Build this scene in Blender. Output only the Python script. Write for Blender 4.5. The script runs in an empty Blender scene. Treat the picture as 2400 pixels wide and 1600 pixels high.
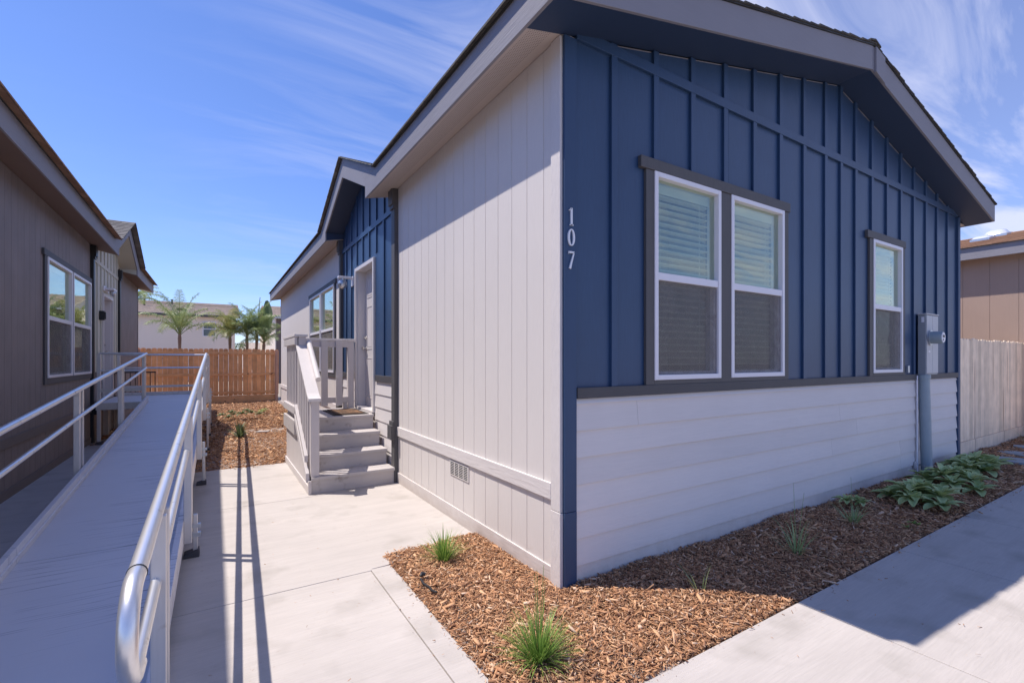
import bpy, bmesh, math, random
import numpy as np
from mathutils import Vector, Matrix

scene = bpy.context.scene
col = scene.collection
R = math.radians

# ------------------------------------------------------------------ camera
cam_d = bpy.data.cameras.new('camera')
cam = bpy.data.objects.new('camera', cam_d)
col.objects.link(cam)
cam.location = (-1.9083, -2.4242, 1.5)
cam.rotation_euler = (R(90), 0, -0.5611)
cam_d.sensor_width = 36.0
cam_d.lens = 1107.06 / 2400 * 36
cam_d.shift_y = 0.01818
cam_d.clip_start = 0.02
cam_d.clip_end = 3000
scene.camera = cam

# ------------------------------------------------------------------ light
SUNV = Vector((-1.0, 0.715, 2.45)).normalized()      # towards the sun
SUN_ELEV = math.asin(SUNV.z)
SUN_AZ = math.atan2(SUNV.x, SUNV.y)
sd = bpy.data.lights.new('sun', 'SUN')
sd.energy = 4.2
sd.angle = R(0.5)
sd.color = (1.0, 0.93, 0.855)
so = bpy.data.objects.new('sun', sd)
so.rotation_euler = SUNV.to_track_quat('Z', 'Y').to_euler()
so.location = (-10, 8, 20)
col.objects.link(so)

w = bpy.data.worlds.new('World')
scene.world = w
w.use_nodes = True
nt = w.node_tree
nt.nodes.clear()
def N(t, **k):
    n = nt.nodes.new(t)
    for a, b in k.items(): setattr(n, a, b)
    return n
out = N('ShaderNodeOutputWorld')
bg = N('ShaderNodeBackground')
sky = N('ShaderNodeTexSky', sky_type='NISHITA', sun_disc=False, sun_elevation=SUN_ELEV,
        sun_rotation=SUN_AZ, altitude=0.0, air_density=1.0, dust_density=0.08, ozone_density=3.5)
tint = N('ShaderNodeMix', data_type='RGBA', blend_type='MULTIPLY')
tint.inputs[0].default_value = 1.0
tint.inputs[7].default_value = (0.64, 0.69, 0.96, 1)
nt.links.new(sky.outputs[0], tint.inputs[6])
# thin cirrus: two stretched noises on the direction, projected on a high flat layer
tc = N('ShaderNodeTexCoord')
sep = N('ShaderNodeSeparateXYZ'); nt.links.new(tc.outputs['Generated'], sep.inputs[0])
zc = N('ShaderNodeMath', operation='MAXIMUM'); zc.inputs[1].default_value = 0.0
nt.links.new(sep.outputs[2], zc.inputs[0])
za = N('ShaderNodeMath', operation='ADD'); za.inputs[1].default_value = 0.12
nt.links.new(zc.outputs[0], za.inputs[0])
dx = N('ShaderNodeMath', operation='DIVIDE'); nt.links.new(sep.outputs[0], dx.inputs[0]); nt.links.new(za.outputs[0], dx.inputs[1])
dy = N('ShaderNodeMath', operation='DIVIDE'); nt.links.new(sep.outputs[1], dy.inputs[0]); nt.links.new(za.outputs[0], dy.inputs[1])
cmb = N('ShaderNodeCombineXYZ'); nt.links.new(dx.outputs[0], cmb.inputs[0]); nt.links.new(dy.outputs[0], cmb.inputs[1])
mp = N('ShaderNodeMapping'); mp.inputs['Rotation'].default_value = (0, 0, R(38)); mp.inputs['Scale'].default_value = (0.55, 1.7, 1)
nt.links.new(cmb.outputs[0], mp.inputs[0])
n1 = N('ShaderNodeTexNoise'); n1.inputs['Scale'].default_value = 1.7; n1.inputs['Detail'].default_value = 10; n1.inputs['Roughness'].default_value = 0.60; n1.inputs['Distortion'].default_value = 0.9
nt.links.new(mp.outputs[0], n1.inputs['Vector'])
r1 = N('ShaderNodeValToRGB'); r1.color_ramp.elements[0].position = 0.44; r1.color_ramp.elements[1].position = 0.68
nt.links.new(n1.outputs['Fac'], r1.inputs[0])
# more cloud towards +X (right of the picture)
gr = N('ShaderNodeMapRange'); gr.inputs['From Min'].default_value = -0.1; gr.inputs['From Max'].default_value = 0.85
gr.inputs['To Min'].default_value = 0.02; gr.inputs['To Max'].default_value = 1.0
nt.links.new(sep.outputs[0], gr.inputs['Value'])
mm = N('ShaderNodeMath', operation='MULTIPLY'); nt.links.new(r1.outputs[0], mm.inputs[0]); nt.links.new(gr.outputs[0], mm.inputs[1])
veil = N('ShaderNodeMapRange'); veil.inputs['From Min'].default_value = 0.35; veil.inputs['From Max'].default_value = 0.9
veil.inputs['To Min'].default_value = 0.0; veil.inputs['To Max'].default_value = 0.20
nt.links.new(sep.outputs[0], veil.inputs['Value'])
ad = N('ShaderNodeMath', operation='ADD', use_clamp=True); nt.links.new(mm.outputs[0], ad.inputs[0]); nt.links.new(veil.outputs[0], ad.inputs[1])
sc = N('ShaderNodeMath', operation='MULTIPLY'); sc.inputs[1].default_value = 0.75; nt.links.new(ad.outputs[0], sc.inputs[0])
cl = N('ShaderNodeMix', data_type='RGBA')
cl.inputs[7].default_value = (4.5, 4.6, 5.7, 1)
nt.links.new(sc.outputs[0], cl.inputs[0]); nt.links.new(tint.outputs[2], cl.inputs[6])
nt.links.new(cl.outputs[2], bg.inputs[0])
bg.inputs[1].default_value = 0.148
nt.links.new(bg.outputs[0], out.inputs[0])

scene.view_settings.view_transform = 'Standard'
scene.view_settings.look = 'None'
scene.view_settings.exposure = 0.43
scene.view_settings.gamma = 1.0
scene.render.engine = 'CYCLES'

# ------------------------------------------------------------------ materials
def newmat(name):
    m = bpy.data.materials.new(name); m.use_nodes = True
    t = m.node_tree; t.nodes.clear()
    o = t.nodes.new('ShaderNodeOutputMaterial'); p = t.nodes.new('ShaderNodeBsdfPrincipled')
    t.links.new(p.outputs[0], o.inputs[0])
    return m, t, p
def rgba(c): return (c[0], c[1], c[2], 1)
def surf(name, c, rough=0.6, var=0.06, scale=3.0, grain=None, gscale=60, bump=0.15, bdist=0.004, metal=0.0, spots=None, spec=0.5, ptone=0.0, dirt=False):
    """painted/solid surface: soft large variation + fine (optionally stretched) grain + bump"""
    m, t, p = newmat(name)
    L = t.links.new
    tc = t.nodes.new('ShaderNodeTexCoord')
    n = t.nodes.new('ShaderNodeTexNoise'); n.inputs['Scale'].default_value = scale; n.inputs['Detail'].default_value = 5
    L(tc.outputs['Object'], n.inputs['Vector'])
    mp = t.nodes.new('ShaderNodeMapping'); mp.inputs['Scale'].default_value = grain or (1, 1, 1)
    L(tc.outputs['Object'], mp.inputs[0])
    g = t.nodes.new('ShaderNodeTexNoise'); g.inputs['Scale'].default_value = gscale; g.inputs['Detail'].default_value = 6; g.inputs['Roughness'].default_value = 0.6
    g.inputs['Distortion'].default_value = 0.4
    L(mp.outputs[0], g.inputs['Vector'])
    ad = t.nodes.new('ShaderNodeMath'); ad.operation = 'ADD'; L(n.outputs['Fac'], ad.inputs[0]); L(g.outputs['Fac'], ad.inputs[1])
    mr = t.nodes.new('ShaderNodeMapRange'); mr.inputs['From Min'].default_value = 0.6; mr.inputs['From Max'].default_value = 1.4
    mr.inputs['To Min'].default_value = 1 - var; mr.inputs['To Max'].default_value = 1 + var
    L(ad.outputs[0], mr.inputs['Value'])
    mx = t.nodes.new('ShaderNodeVectorMath'); mx.operation = 'SCALE'; mx.inputs[0].default_value = c
    if ptone:
        at = t.nodes.new('ShaderNodeAttribute'); at.attribute_name = 'tone'
        m2 = t.nodes.new('ShaderNodeMapRange'); m2.inputs['To Min'].default_value = 1-ptone; m2.inputs['To Max'].default_value = 1+ptone; L(at.outputs['Fac'], m2.inputs['Value'])
        m3 = t.nodes.new('ShaderNodeMath'); m3.operation = 'MULTIPLY'; L(mr.outputs[0], m3.inputs[0]); L(m2.outputs[0], m3.inputs[1]); L(m3.outputs[0], mx.inputs['Scale'])
    else: L(mr.outputs[0], mx.inputs['Scale'])
    last = mx.outputs[0]
    if spots:
        sn = t.nodes.new('ShaderNodeTexNoise'); sn.inputs['Scale'].default_value = spots[1]; sn.inputs['Detail'].default_value = 3
        L(mp.outputs[0] if len(spots) > 4 else tc.outputs['Object'], sn.inputs['Vector'])
        cr = t.nodes.new('ShaderNodeValToRGB'); cr.color_ramp.elements[0].position = spots[2]; cr.color_ramp.elements[1].position = spots[3]
        L(sn.outputs['Fac'], cr.inputs[0])
        mi = t.nodes.new('ShaderNodeMix'); mi.data_type = 'RGBA'; mi.inputs[7].default_value = rgba(spots[0])
        L(cr.outputs[0], mi.inputs[0]); L(last, mi.inputs[6]); last = mi.outputs[2]
    if dirt:       # soil splashed on the lowest boards
        sp = t.nodes.new('ShaderNodeSeparateXYZ'); L(tc.outputs['Object'], sp.inputs[0])
        dn = t.nodes.new('ShaderNodeTexNoise'); dn.inputs['Scale'].default_value = 9; dn.inputs['Detail'].default_value = 8; dn.inputs['Roughness'].default_value = .7; L(tc.outputs['Object'], dn.inputs['Vector'])
        dm_ = t.nodes.new('ShaderNodeMath'); dm_.operation = 'MULTIPLY_ADD'; dm_.inputs[1].default_value = -.22; L(dn.outputs['Fac'], dm_.inputs[0]); L(sp.outputs[2], dm_.inputs[2])
        dr = t.nodes.new('ShaderNodeMapRange'); dr.inputs['From Min'].default_value = .06; dr.inputs['From Max'].default_value = -.10; dr.inputs['To Min'].default_value = 0; dr.inputs['To Max'].default_value = .42; L(dm_.outputs[0], dr.inputs['Value'])
        di = t.nodes.new('ShaderNodeMix'); di.data_type = 'RGBA'; di.inputs[7].default_value = (.34, .26, .20, 1); L(dr.outputs[0], di.inputs[0]); L(last, di.inputs[6]); last = di.outputs[2]
    L(last, p.inputs['Base Color'])
    p.inputs['Roughness'].default_value = rough
    p.inputs['Metallic'].default_value = metal
    p.inputs['Specular IOR Level'].default_value = spec
    b = t.nodes.new('ShaderNodeBump'); b.inputs['Strength'].default_value = bump; b.inputs['Distance'].default_value = bdist
    L(g.outputs['Fac'], b.inputs['Height']); L(b.outputs[0], p.inputs['Normal'])
    return m

M = {}
M['wall'] = surf('tan_siding_paint', (0.66, 0.61, 0.575), 0.7, 0.045, 1.2, (1, 1, 0.08), 90, 0.22, 0.003, dirt=True)
M['wall_trim'] = surf('tan_trim_paint', (0.655, 0.605, 0.58), 0.7, 0.05, 3, (1, 0.12, 1), 45, 0.55, 0.006, dirt=True)
M['wall_vtrim'] = surf('tan_corner_paint', (0.655, 0.605, 0.58), 0.7, 0.05, 3, (1, 1, 0.3), 60, 0.6, 0.006)
M['lap'] = surf('lap_siding_paint', (0.66, 0.615, 0.60), 0.65, 0.05, 1.5, (0.06, 1, 1), 60, 0.2, 0.003, ptone=0.045, dirt=True)
M['blue'] = surf('navy_siding_paint', (0.025, 0.058, 0.130), 0.42, 0.15, 1.6, (1, 1, 0.1), 70, 0.25, 0.003)
M['blue_trim'] = surf('navy_trim_paint', (0.025, 0.058, 0.130), 0.5, 0.08, 2.5, (1, 1, 0.1), 70, 0.25, 0.003)
M['blue_soffit'] = surf('navy_soffit_shaded', (0.020, 0.038, 0.085), 0.55, 0.06, 2, None, 30, 0.1, 0.002)  # navy darkened: shade under the gable put into the colour
M['dark'] = surf('charcoal_trim_paint', (0.065, 0.062, 0.068), 0.6, 0.12, 4, (0.1, 0.1, 1), 60, 0.5, 0.004)
M['dark_v'] = surf('charcoal_post_paint', (0.085, 0.08, 0.082), 0.6, 0.12, 4, (1, 1, 0.1), 60, 0.4, 0.004)
M['fascia'] = surf('grey_fascia_paint', (0.235, 0.225, 0.25), 0.65, 0.07, 2, (1, 0.06, 1), 70, 0.6, 0.005)
M['fascia_x'] = surf('grey_rake_paint', (0.235, 0.225, 0.25), 0.65, 0.05, 2, (0.06, 1, 1), 50, 0.2, 0.003)
M['white'] = surf('white_vinyl', (0.74, 0.72, 0.76), 0.4, 0.02, 2, None, 20, 0.03, 0.001)
M['door'] = surf('white_door_paint', (0.62, 0.58, 0.57), 0.45, 0.02, 2, None, 20, 0.03, 0.001)
M['metal_edge'] = surf('drip_edge_metal', (0.03, 0.03, 0.03), 0.5, 0.2, 8, None, 30, 0.1, 0.002)
M['black'] = surf('black_metal', (0.015, 0.015, 0.017), 0.45, 0.2, 8, None, 30, 0.1, 0.002)
M['number'] = surf('number_metal', (0.75, 0.76, 0.80), 0.4, 0.02, 8, None, 30, 0.05, 0.001)
M['alu'] = surf('brushed_aluminium_tube', (0.80, 0.79, 0.79), 0.37, 0.05, 8, (1, 0.05, 1), 120, 0.12, 0.001, metal=0.85,
                spots=((0.36, 0.33, 0.30), 14, 0.64, 0.80))
M['alu_post'] = surf('aluminium_post', (0.62, 0.59, 0.58), 0.42, 0.06, 6, (1, 1, 0.05), 100, 0.1, 0.001, metal=0.55,
                spots=((0.40, 0.33, 0.27), 11, 0.66, 0.82))
M['knob'] = surf('satin_nickel', (0.62, 0.60, 0.57), 0.25, 0.03, 8, None, 20, 0.02, 0.001, metal=1.0)
M['meter'] = surf('grey_enamel', (0.27, 0.285, 0.31), 0.45, 0.06, 4, None, 40, 0.08, 0.001)
M['cover'] = surf('pale_grey_cover', (0.48, 0.48, 0.50), 0.45, 0.06, 4, None, 40, 0.08, 0.001)
M['conduit'] = surf('grey_conduit', (0.28, 0.335, 0.37), 0.5, 0.06, 4, (1, 1, 0.2), 40, 0.08, 0.001)
M['galv'] = surf('galvanised_steel', (0.55, 0.57, 0.60), 0.35, 0.08, 9, None, 40, 0.08, 0.001, metal=0.8)
M['rubber'] = surf('dark_foot_plastic', (0.055, 0.052, 0.06), 0.6, 0.12, 9, None, 40, 0.2, 0.002)
M['steps'] = surf('greige_deck_paint', (0.50, 0.455, 0.435), 0.65, 0.08, 4, (0.08, 1, 1), 60, 0.45, 0.004,
                  spots=((0.27, 0.225, 0.20), 9, 0.62, 0.82))
M['steps_cap'] = surf('sunlit_rail_cap_paint', (0.66, 0.61, 0.585), 0.65, 0.07, 4, (1, 0.08, 1), 60, 0.35, 0.004)  # lighter copy of the rail paint; sunlight on the caps painted in
M['steps_v'] = surf('greige_rail_paint', (0.57, 0.52, 0.505), 0.65, 0.06, 4, (1, 1, 0.08), 60, 0.35, 0.004)
M['cedar'] = surf('cedar_board', (0.85, 0.44, 0.20), 0.75, 0.28, 5, (1.2, 1, 0.06), 40, 0.4, 0.004, spots=((0.15, 0.05, 0.025), 5.5, 0.70, 0.76), ptone=0.16)
M['cedar_h'] = surf('cedar_rail', (0.80, 0.43, 0.205), 0.75, 0.25, 4, (0.06, 1, 1), 40, 0.4, 0.004, spots=((0.15, 0.05, 0.025), 5.5, 0.70, 0.76))
M['pine'] = surf('pale_pine_board', (0.82, 0.65, 0.48), 0.75, 0.22, 5, (1, 1, 0.06), 40, 0.4, 0.004, spots=((0.33, 0.17, 0.11), 7, 0.66, 0.76, 1))
M['pine_picket'] = surf('pale_pine_picket', (0.84, 0.66, 0.48), 0.75, 0.22, 5, (1, 1, 0.06), 40, 0.4, 0.004, spots=((0.36, 0.20, 0.12), 7, 0.64, 0.76, 1), ptone=0.2)
M['redpine'] = surf('pink_cedar_post', (0.55, 0.33, 0.25), 0.75, 0.12, 5, (1, 1, 0.06), 40, 0.4, 0.004)
M['brown'] = surf('umber_siding_paint', (0.20, 0.165, 0.16), 0.65, 0.22, 2.5, (1, 1, 0.03), 50, 0.25, 0.003)
M['brown_trim'] = surf('umber_trim_paint', (0.15, 0.122, 0.115), 0.65, 0.10, 3, (1, 0.08, 1), 40, 0.3, 0.004)
M['brown_soffit'] = surf('umber_soffit_paint', (0.20, 0.135, 0.11), 0.7, 0.05, 2, None, 30, 0.1, 0.002)
M['cream'] = surf('cream_siding_paint', (0.52, 0.50, 0.42), 0.6, 0.04, 2, (1, 1, 0.1), 50, 0.2, 0.003)
M['tanhouse'] = surf('ochre_siding_paint', (0.36, 0.255, 0.20), 0.7, 0.05, 2, (1, 1, 0.05), 50, 0.2, 0.003)
M['stucco'] = surf('beige_stucco', (0.80, 0.70, 0.60), 0.85, 0.04, 0.6, None, 60, 0.3, 0.01)
M['stucco_shaded'] = surf('stucco_painted_shade', (0.16, 0.12, 0.115), 0.8, 0.05, 1, None, 60, 0.3, 0.01)  # dark copy of the stucco; shade of the front wall painted in
M['concrete'] = surf('broomed_concrete', (0.485, 0.44, 0.405), 0.85, 0.11, 1.1, (0.10, 1.6, 1), 60, 0.5, 0.004,
                     spots=((0.36, 0.325, 0.29), 2.6, 0.54, 0.80))
def add_concrete_wear(m):
    t = m.node_tree; L = t.links.new
    p = [n for n in t.nodes if n.type == 'BSDF_PRINCIPLED'][0]; src = p.inputs['Base Color'].links[0].from_socket
    tc = t.nodes.new('ShaderNodeTexCoord')
    ns = t.nodes.new('ShaderNodeTexNoise'); ns.inputs['Scale'].default_value = 2.0; ns.inputs['Detail'].default_value = 4; L(tc.outputs['Object'], ns.inputs['Vector'])
    mv = t.nodes.new('ShaderNodeMix'); mv.data_type = 'RGBA'; mv.inputs[0].default_value = 0.12; L(tc.outputs['Object'], mv.inputs[6]); L(ns.outputs['Color'], mv.inputs[7])
    # drifting wide trowel and dust streaks
    mp = t.nodes.new('ShaderNodeMapping'); mp.inputs['Scale'].default_value = (.55, 5.5, 1); mp.inputs['Rotation'].default_value = (0, 0, R(9)); L(tc.outputs['Object'], mp.inputs[0])
    s1 = t.nodes.new('ShaderNodeTexNoise'); s1.inputs['Scale'].default_value = 1.7; s1.inputs['Detail'].default_value = 9; s1.inputs['Roughness'].default_value = .68; L(mp.outputs[0], s1.inputs['Vector'])
    m1 = t.nodes.new('ShaderNodeMapRange'); m1.inputs['From Min'].default_value = .3; m1.inputs['From Max'].default_value = .7; m1.inputs['To Min'].default_value = .93; m1.inputs['To Max'].default_value = 1.05; L(s1.outputs['Fac'], m1.inputs['Value'])
    sc = t.nodes.new('ShaderNodeVectorMath'); sc.operation = 'SCALE'; L(src, sc.inputs[0]); L(m1.outputs[0], sc.inputs['Scale'])
    # small brown specks in patches
    s2 = t.nodes.new('ShaderNodeTexNoise'); s2.inputs['Scale'].default_value = 34; s2.inputs['Detail'].default_value = 5; L(tc.outputs['Object'], s2.inputs['Vector'])
    c2 = t.nodes.new('ShaderNodeValToRGB'); c2.color_ramp.elements[0].position = .64; c2.color_ramp.elements[1].position = .72; L(s2.outputs['Fac'], c2.inputs[0])
    s3 = t.nodes.new('ShaderNodeTexNoise'); s3.inputs['Scale'].default_value = 1.3; L(tc.outputs['Object'], s3.inputs['Vector'])
    c3 = t.nodes.new('ShaderNodeValToRGB'); c3.color_ramp.elements[0].position = .48; c3.color_ramp.elements[1].position = .66; L(s3.outputs['Fac'], c3.inputs[0])
    mu = t.nodes.new('ShaderNodeMath'); mu.operation = 'MULTIPLY'; L(c2.outputs[0], mu.inputs[0]); L(c3.outputs[0], mu.inputs[1])
    mu2 = t.nodes.new('ShaderNodeMath'); mu2.operation = 'MULTIPLY'; mu2.inputs[1].default_value = .5; L(mu.outputs[0], mu2.inputs[0])
    mi = t.nodes.new('ShaderNodeMix'); mi.data_type = 'RGBA'; mi.inputs[7].default_value = (.30, .19, .12, 1); L(mu2.outputs[0], mi.inputs[0]); L(sc.outputs[0], mi.inputs[6])
    L(mi.outputs[2], p.inputs['Base Color'])
add_concrete_wear(M['concrete'])
M['joint'] = surf('concrete_joint', (0.36, 0.31, 0.275), 0.9, 0.1, 4)
M['stone'] = surf('grey_paver', (0.30, 0.33, 0.34), 0.85, 0.08, 4, None, 50, 0.3, 0.004)
M['soil'] = surf('dark_soil', (0.13, 0.07, 0.045), 0.95, 0.3, 9, None, 60, 0.8, 0.02)
M['ground'] = surf('dry_ground', (0.30, 0.25, 0.20), 0.95, 0.15, 0.3, None, 20, 0.5, 0.02)
M['inside'] = surf('room_interior', (0.30, 0.28, 0.265), 0.9, 0.05, 2)
M['blind'] = surf('white_blind', (0.64, 0.595, 0.51), 0.6, 0.02, 2)
M['mat'] = surf('brown_coir', (0.10, 0.055, 0.030), 0.95, 0.4, 18, (1, 0.3, 1), 90, 0.9, 0.01, spots=((0.26, 0.13, 0.06), 10, 0.52, 0.7))
M['mat_edge'] = surf('mat_rubber_edge', (0.035, 0.026, 0.022), 0.8, 0.2, 10, None, 60, 0.4, 0.003)
M['trunk'] = surf('palm_trunk', (0.24, 0.17, 0.13), 0.9, 0.25, 6, (1, 1, 3), 14, 0.8, 0.03)
M['skylight'] = surf('acrylic_dome', (0.72, 0.74, 0.78), 0.12, 0.03, 6, None, 20, 0.02, 0.001, metal=0.25, spec=0.9)

def shingle_mat(name, c1, c2):
    m, t, p = newmat(name); L = t.links.new
    tc = t.nodes.new('ShaderNodeTexCoord')
    v = t.nodes.new('ShaderNodeTexBrick'); v.inputs['Scale'].default_value = 1.0
    v.inputs['Brick Width'].default_value = 0.22; v.inputs['Row Height'].default_value = 0.14; v.inputs['Mortar Size'].default_value = 0.004
    v.inputs['Color1'].default_value = rgba(c1); v.inputs['Color2'].default_value = rgba(c2); v.inputs['Mortar'].default_value = rgba([x * .4 for x in c1])
    mp = t.nodes.new('ShaderNodeMapping'); mp.inputs['Rotation'].default_value = (0, 0, R(90)) if 'y' in name[-2:] else (0, 0, 0)
    L(tc.outputs['Object'], mp.inputs[0]); L(mp.outputs[0], v.inputs['Vector'])
    n = t.nodes.new('ShaderNodeTexNoise'); n.inputs['Scale'].default_value = 150; L(tc.outputs['Object'], n.inputs['Vector'])
    mx = t.nodes.new('ShaderNodeMix'); mx.data_type = 'RGBA'; mx.blend_type = 'MULTIPLY'; mx.inputs[0].default_value = 0.35 if 'tan' in name or 'brown' in name else 0.6
    L(v.outputs[0], mx.inputs[6]); L(n.outputs['Color'], mx.inputs[7]); L(mx.outputs[2], p.inputs['Base Color'])
    p.inputs['Roughness'].default_value = 0.9
    b = t.nodes.new('ShaderNodeBump'); b.inputs['Strength'].default_value = 0.5; b.inputs['Distance'].default_value = 0.004
    L(n.outputs['Fac'], b.inputs['Height']); L(b.outputs[0], p.inputs['Normal'])
    return m
M['shingle'] = shingle_mat('grey_shingle_y', (0.14, 0.125, 0.11), (0.075, 0.068, 0.06))
M['shingle_x'] = shingle_mat('grey_shingle_x', (0.30, 0.28, 0.26), (0.17, 0.155, 0.145))
M['shingle_br'] = shingle_mat('brown_shingle_y', (0.42, 0.25, 0.16), (0.24, 0.13, 0.08))
M['shingle_tan'] = shingle_mat('tan_roof_tile_x', (0.86, 0.71, 0.56), (0.72, 0.58, 0.45))

def perf_mat(name, c):
    """vented soffit panel: rows of small round holes"""
    m = surf(name, c, 0.7, 0.03, 2, None, 30, 0.1, 0.002)
    t = m.node_tree; L = t.links.new
    p = [n for n in t.nodes if n.type == 'BSDF_PRINCIPLED'][0]
    src = p.inputs['Base Color'].links[0].from_socket
    tc = t.nodes.new('ShaderNodeTexCoord')
    mp = t.nodes.new('ShaderNodeMapping'); mp.inputs['Scale'].default_value = (1/0.017, 1/0.017, 1)
    L(tc.outputs['Object'], mp.inputs[0])
    fr = t.nodes.new('ShaderNodeVectorMath'); fr.operation = 'FRACTION'; L(mp.outputs[0], fr.inputs[0])
    sb = t.nodes.new('ShaderNodeVectorMath'); sb.operation = 'SUBTRACT'; sb.inputs[1].default_value = (0.5, 0.5, 0); L(fr.outputs[0], sb.inputs[0])
    mz = t.nodes.new('ShaderNodeVectorMath'); mz.operation = 'MULTIPLY'; mz.inputs[1].default_value = (1, 1, 0); L(sb.outputs[0], mz.inputs[0])
    ln = t.nodes.new('ShaderNodeVectorMath'); ln.operation = 'LENGTH'; L(mz.outputs[0], ln.inputs[0])
    lt = t.nodes.new('ShaderNodeMath'); lt.operation = 'LESS_THAN'; lt.inputs[1].default_value = 0.2; L(ln.outputs['Value'], lt.inputs[0])
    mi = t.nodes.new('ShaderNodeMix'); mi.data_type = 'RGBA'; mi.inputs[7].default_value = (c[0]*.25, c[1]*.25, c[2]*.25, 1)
    L(lt.outputs[0], mi.inputs[0]); L(src, mi.inputs[6]); L(mi.outputs[2], p.inputs['Base Color'])
    return m
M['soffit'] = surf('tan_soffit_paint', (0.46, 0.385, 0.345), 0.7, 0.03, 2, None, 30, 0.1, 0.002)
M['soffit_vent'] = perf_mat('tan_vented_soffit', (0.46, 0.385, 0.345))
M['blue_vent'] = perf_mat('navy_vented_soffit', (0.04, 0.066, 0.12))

def glass_mat(name, tintc, base):
    m = bpy.data.materials.new(name); m.use_nodes = True
    t = m.node_tree; t.nodes.clear(); L = t.links.new
    o = t.nodes.new('ShaderNodeOutputMaterial')
    tr = t.nodes.new('ShaderNodeBsdfTransparent'); tr.inputs[0].default_value = rgba(tintc)
    gl = t.nodes.new('ShaderNodeBsdfGlossy'); gl.inputs['Roughness'].default_value = 0.01; gl.inputs['Color'].default_value = (0.96, 1.0, 0.86, 1)
    tc = t.nodes.new('ShaderNodeTexCoord'); n = t.nodes.new('ShaderNodeTexNoise'); n.inputs['Scale'].default_value = 2.2; L(tc.outputs['Object'], n.inputs['Vector'])
    b = t.nodes.new('ShaderNodeBump'); b.inputs['Strength'].default_value = 0.10; b.inputs['Distance'].default_value = 0.012; L(n.outputs['Fac'], b.inputs['Height']); L(b.outputs[0], gl.inputs['Normal'])
    lf = t.nodes.new('ShaderNodeLayerWeight'); lf.inputs['Blend'].default_value = 0.5
    lw = t.nodes.new('ShaderNodeMath'); lw.operation = 'POWER'; lw.inputs[1].default_value = 4.0; L(lf.outputs['Facing'], lw.inputs[0])
    a = t.nodes.new('ShaderNodeMath'); a.operation = 'MULTIPLY_ADD'; a.use_clamp = True; a.inputs[1].default_value = 0.9; a.inputs[2].default_value = base
    L(lw.outputs[0], a.inputs[0])
    mx = t.nodes.new('ShaderNodeMixShader'); L(a.outputs[0], mx.inputs[0]); L(tr.outputs[0], mx.inputs[1]); L(gl.outputs[0], mx.inputs[2])
    L(mx.outputs[0], o.inputs[0])
    return m
M['glass'] = glass_mat('window_glass', (0.86, 0.93, 0.88), 0.14)
M['glass_low'] = glass_mat('window_glass_lower', (0.85, 0.9, 0.9), 0.05)
def screen_mat():
    m = bpy.data.materials.new('insect_screen'); m.use_nodes = True
    t = m.node_tree; t.nodes.clear(); L = t.links.new
    o = t.nodes.new('ShaderNodeOutputMaterial'); tr = t.nodes.new('ShaderNodeBsdfTransparent')
    d = t.nodes.new('ShaderNodeBsdfDiffuse'); d.inputs[0].default_value = (0.24, 0.22, 0.21, 1)
    mx = t.nodes.new('ShaderNodeMixShader')
    tc = t.nodes.new('ShaderNodeTexCoord'); n = t.nodes.new('ShaderNodeTexNoise'); n.inputs['Scale'].default_value = 3.5; n.inputs['Distortion'].default_value = 2.0
    L(tc.outputs['Object'], n.inputs['Vector'])
    mr = t.nodes.new('ShaderNodeMapRange'); mr.inputs['To Min'].default_value = 0.25; mr.inputs['To Max'].default_value = 0.55; L(n.outputs['Fac'], mr.inputs['Value'])
    L(mr.outputs[0], mx.inputs[0]); L(tr.outputs[0], mx.inputs[1]); L(d.outputs[0], mx.inputs[2]); L(mx.outputs[0], o.inputs[0])
    return m
M['screen'] = screen_mat()

def leaf_mat(name, c1, c2, rough=0.5, trans=0.25):
    m, t, p = newmat(name); L = t.links.new
    at = t.nodes.new('ShaderNodeAttribute'); at.attribute_name = 'tone'
    mi = t.nodes.new('ShaderNodeMix'); mi.data_type = 'RGBA'; mi.inputs[6].default_value = rgba(c1); mi.inputs[7].default_value = rgba(c2)
    L(at.outputs['Fac'], mi.inputs[0]); L(mi.outputs[2], p.inputs['Base Color'])
    p.inputs['Roughness'].default_value = rough
    tl = t.nodes.new('ShaderNodeBsdfTranslucent'); L(mi.outputs[2], tl.inputs[0])
    mx = t.nodes.new('ShaderNodeMixShader'); mx.inputs[0].default_value = trans
    o = [n for n in t.nodes if n.type == 'OUTPUT_MATERIAL'][0]
    L(p.outputs[0], mx.inputs[1]); L(tl.outputs[0], mx.inputs[2]); L(mx.outputs[0], o.inputs[0])
    return m
M['grass'] = leaf_mat('grass_blade', (0.07, 0.16, 0.03), (0.34, 0.50, 0.10), 0.45, 0.3)
M['straw'] = leaf_mat('dry_straw_blade', (0.30, 0.20, 0.09), (0.62, 0.50, 0.26), 0.6, 0.2)
M['dgrass'] = leaf_mat('thin_grass_blade', (0.16, 0.26, 0.10), (0.46, 0.58, 0.26), 0.45, 0.3)
M['lamb'] = leaf_mat('woolly_leaf', (0.20, 0.29, 0.07), (0.64, 0.70, 0.33), 0.8, 0.12)
M['palm'] = leaf_mat('palm_leaflet', (0.11, 0.17, 0.05), (0.42, 0.50, 0.21), 0.45, 0.3)
M['palm_y'] = leaf_mat('yellow_palm_leaflet', (0.16, 0.19, 0.05), (0.50, 0.48, 0.19), 0.45, 0.3)
M['leafy'] = leaf_mat('shrub_leaf', (0.08, 0.12, 0.045), (0.26, 0.32, 0.15), 0.5, 0.25)

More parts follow.
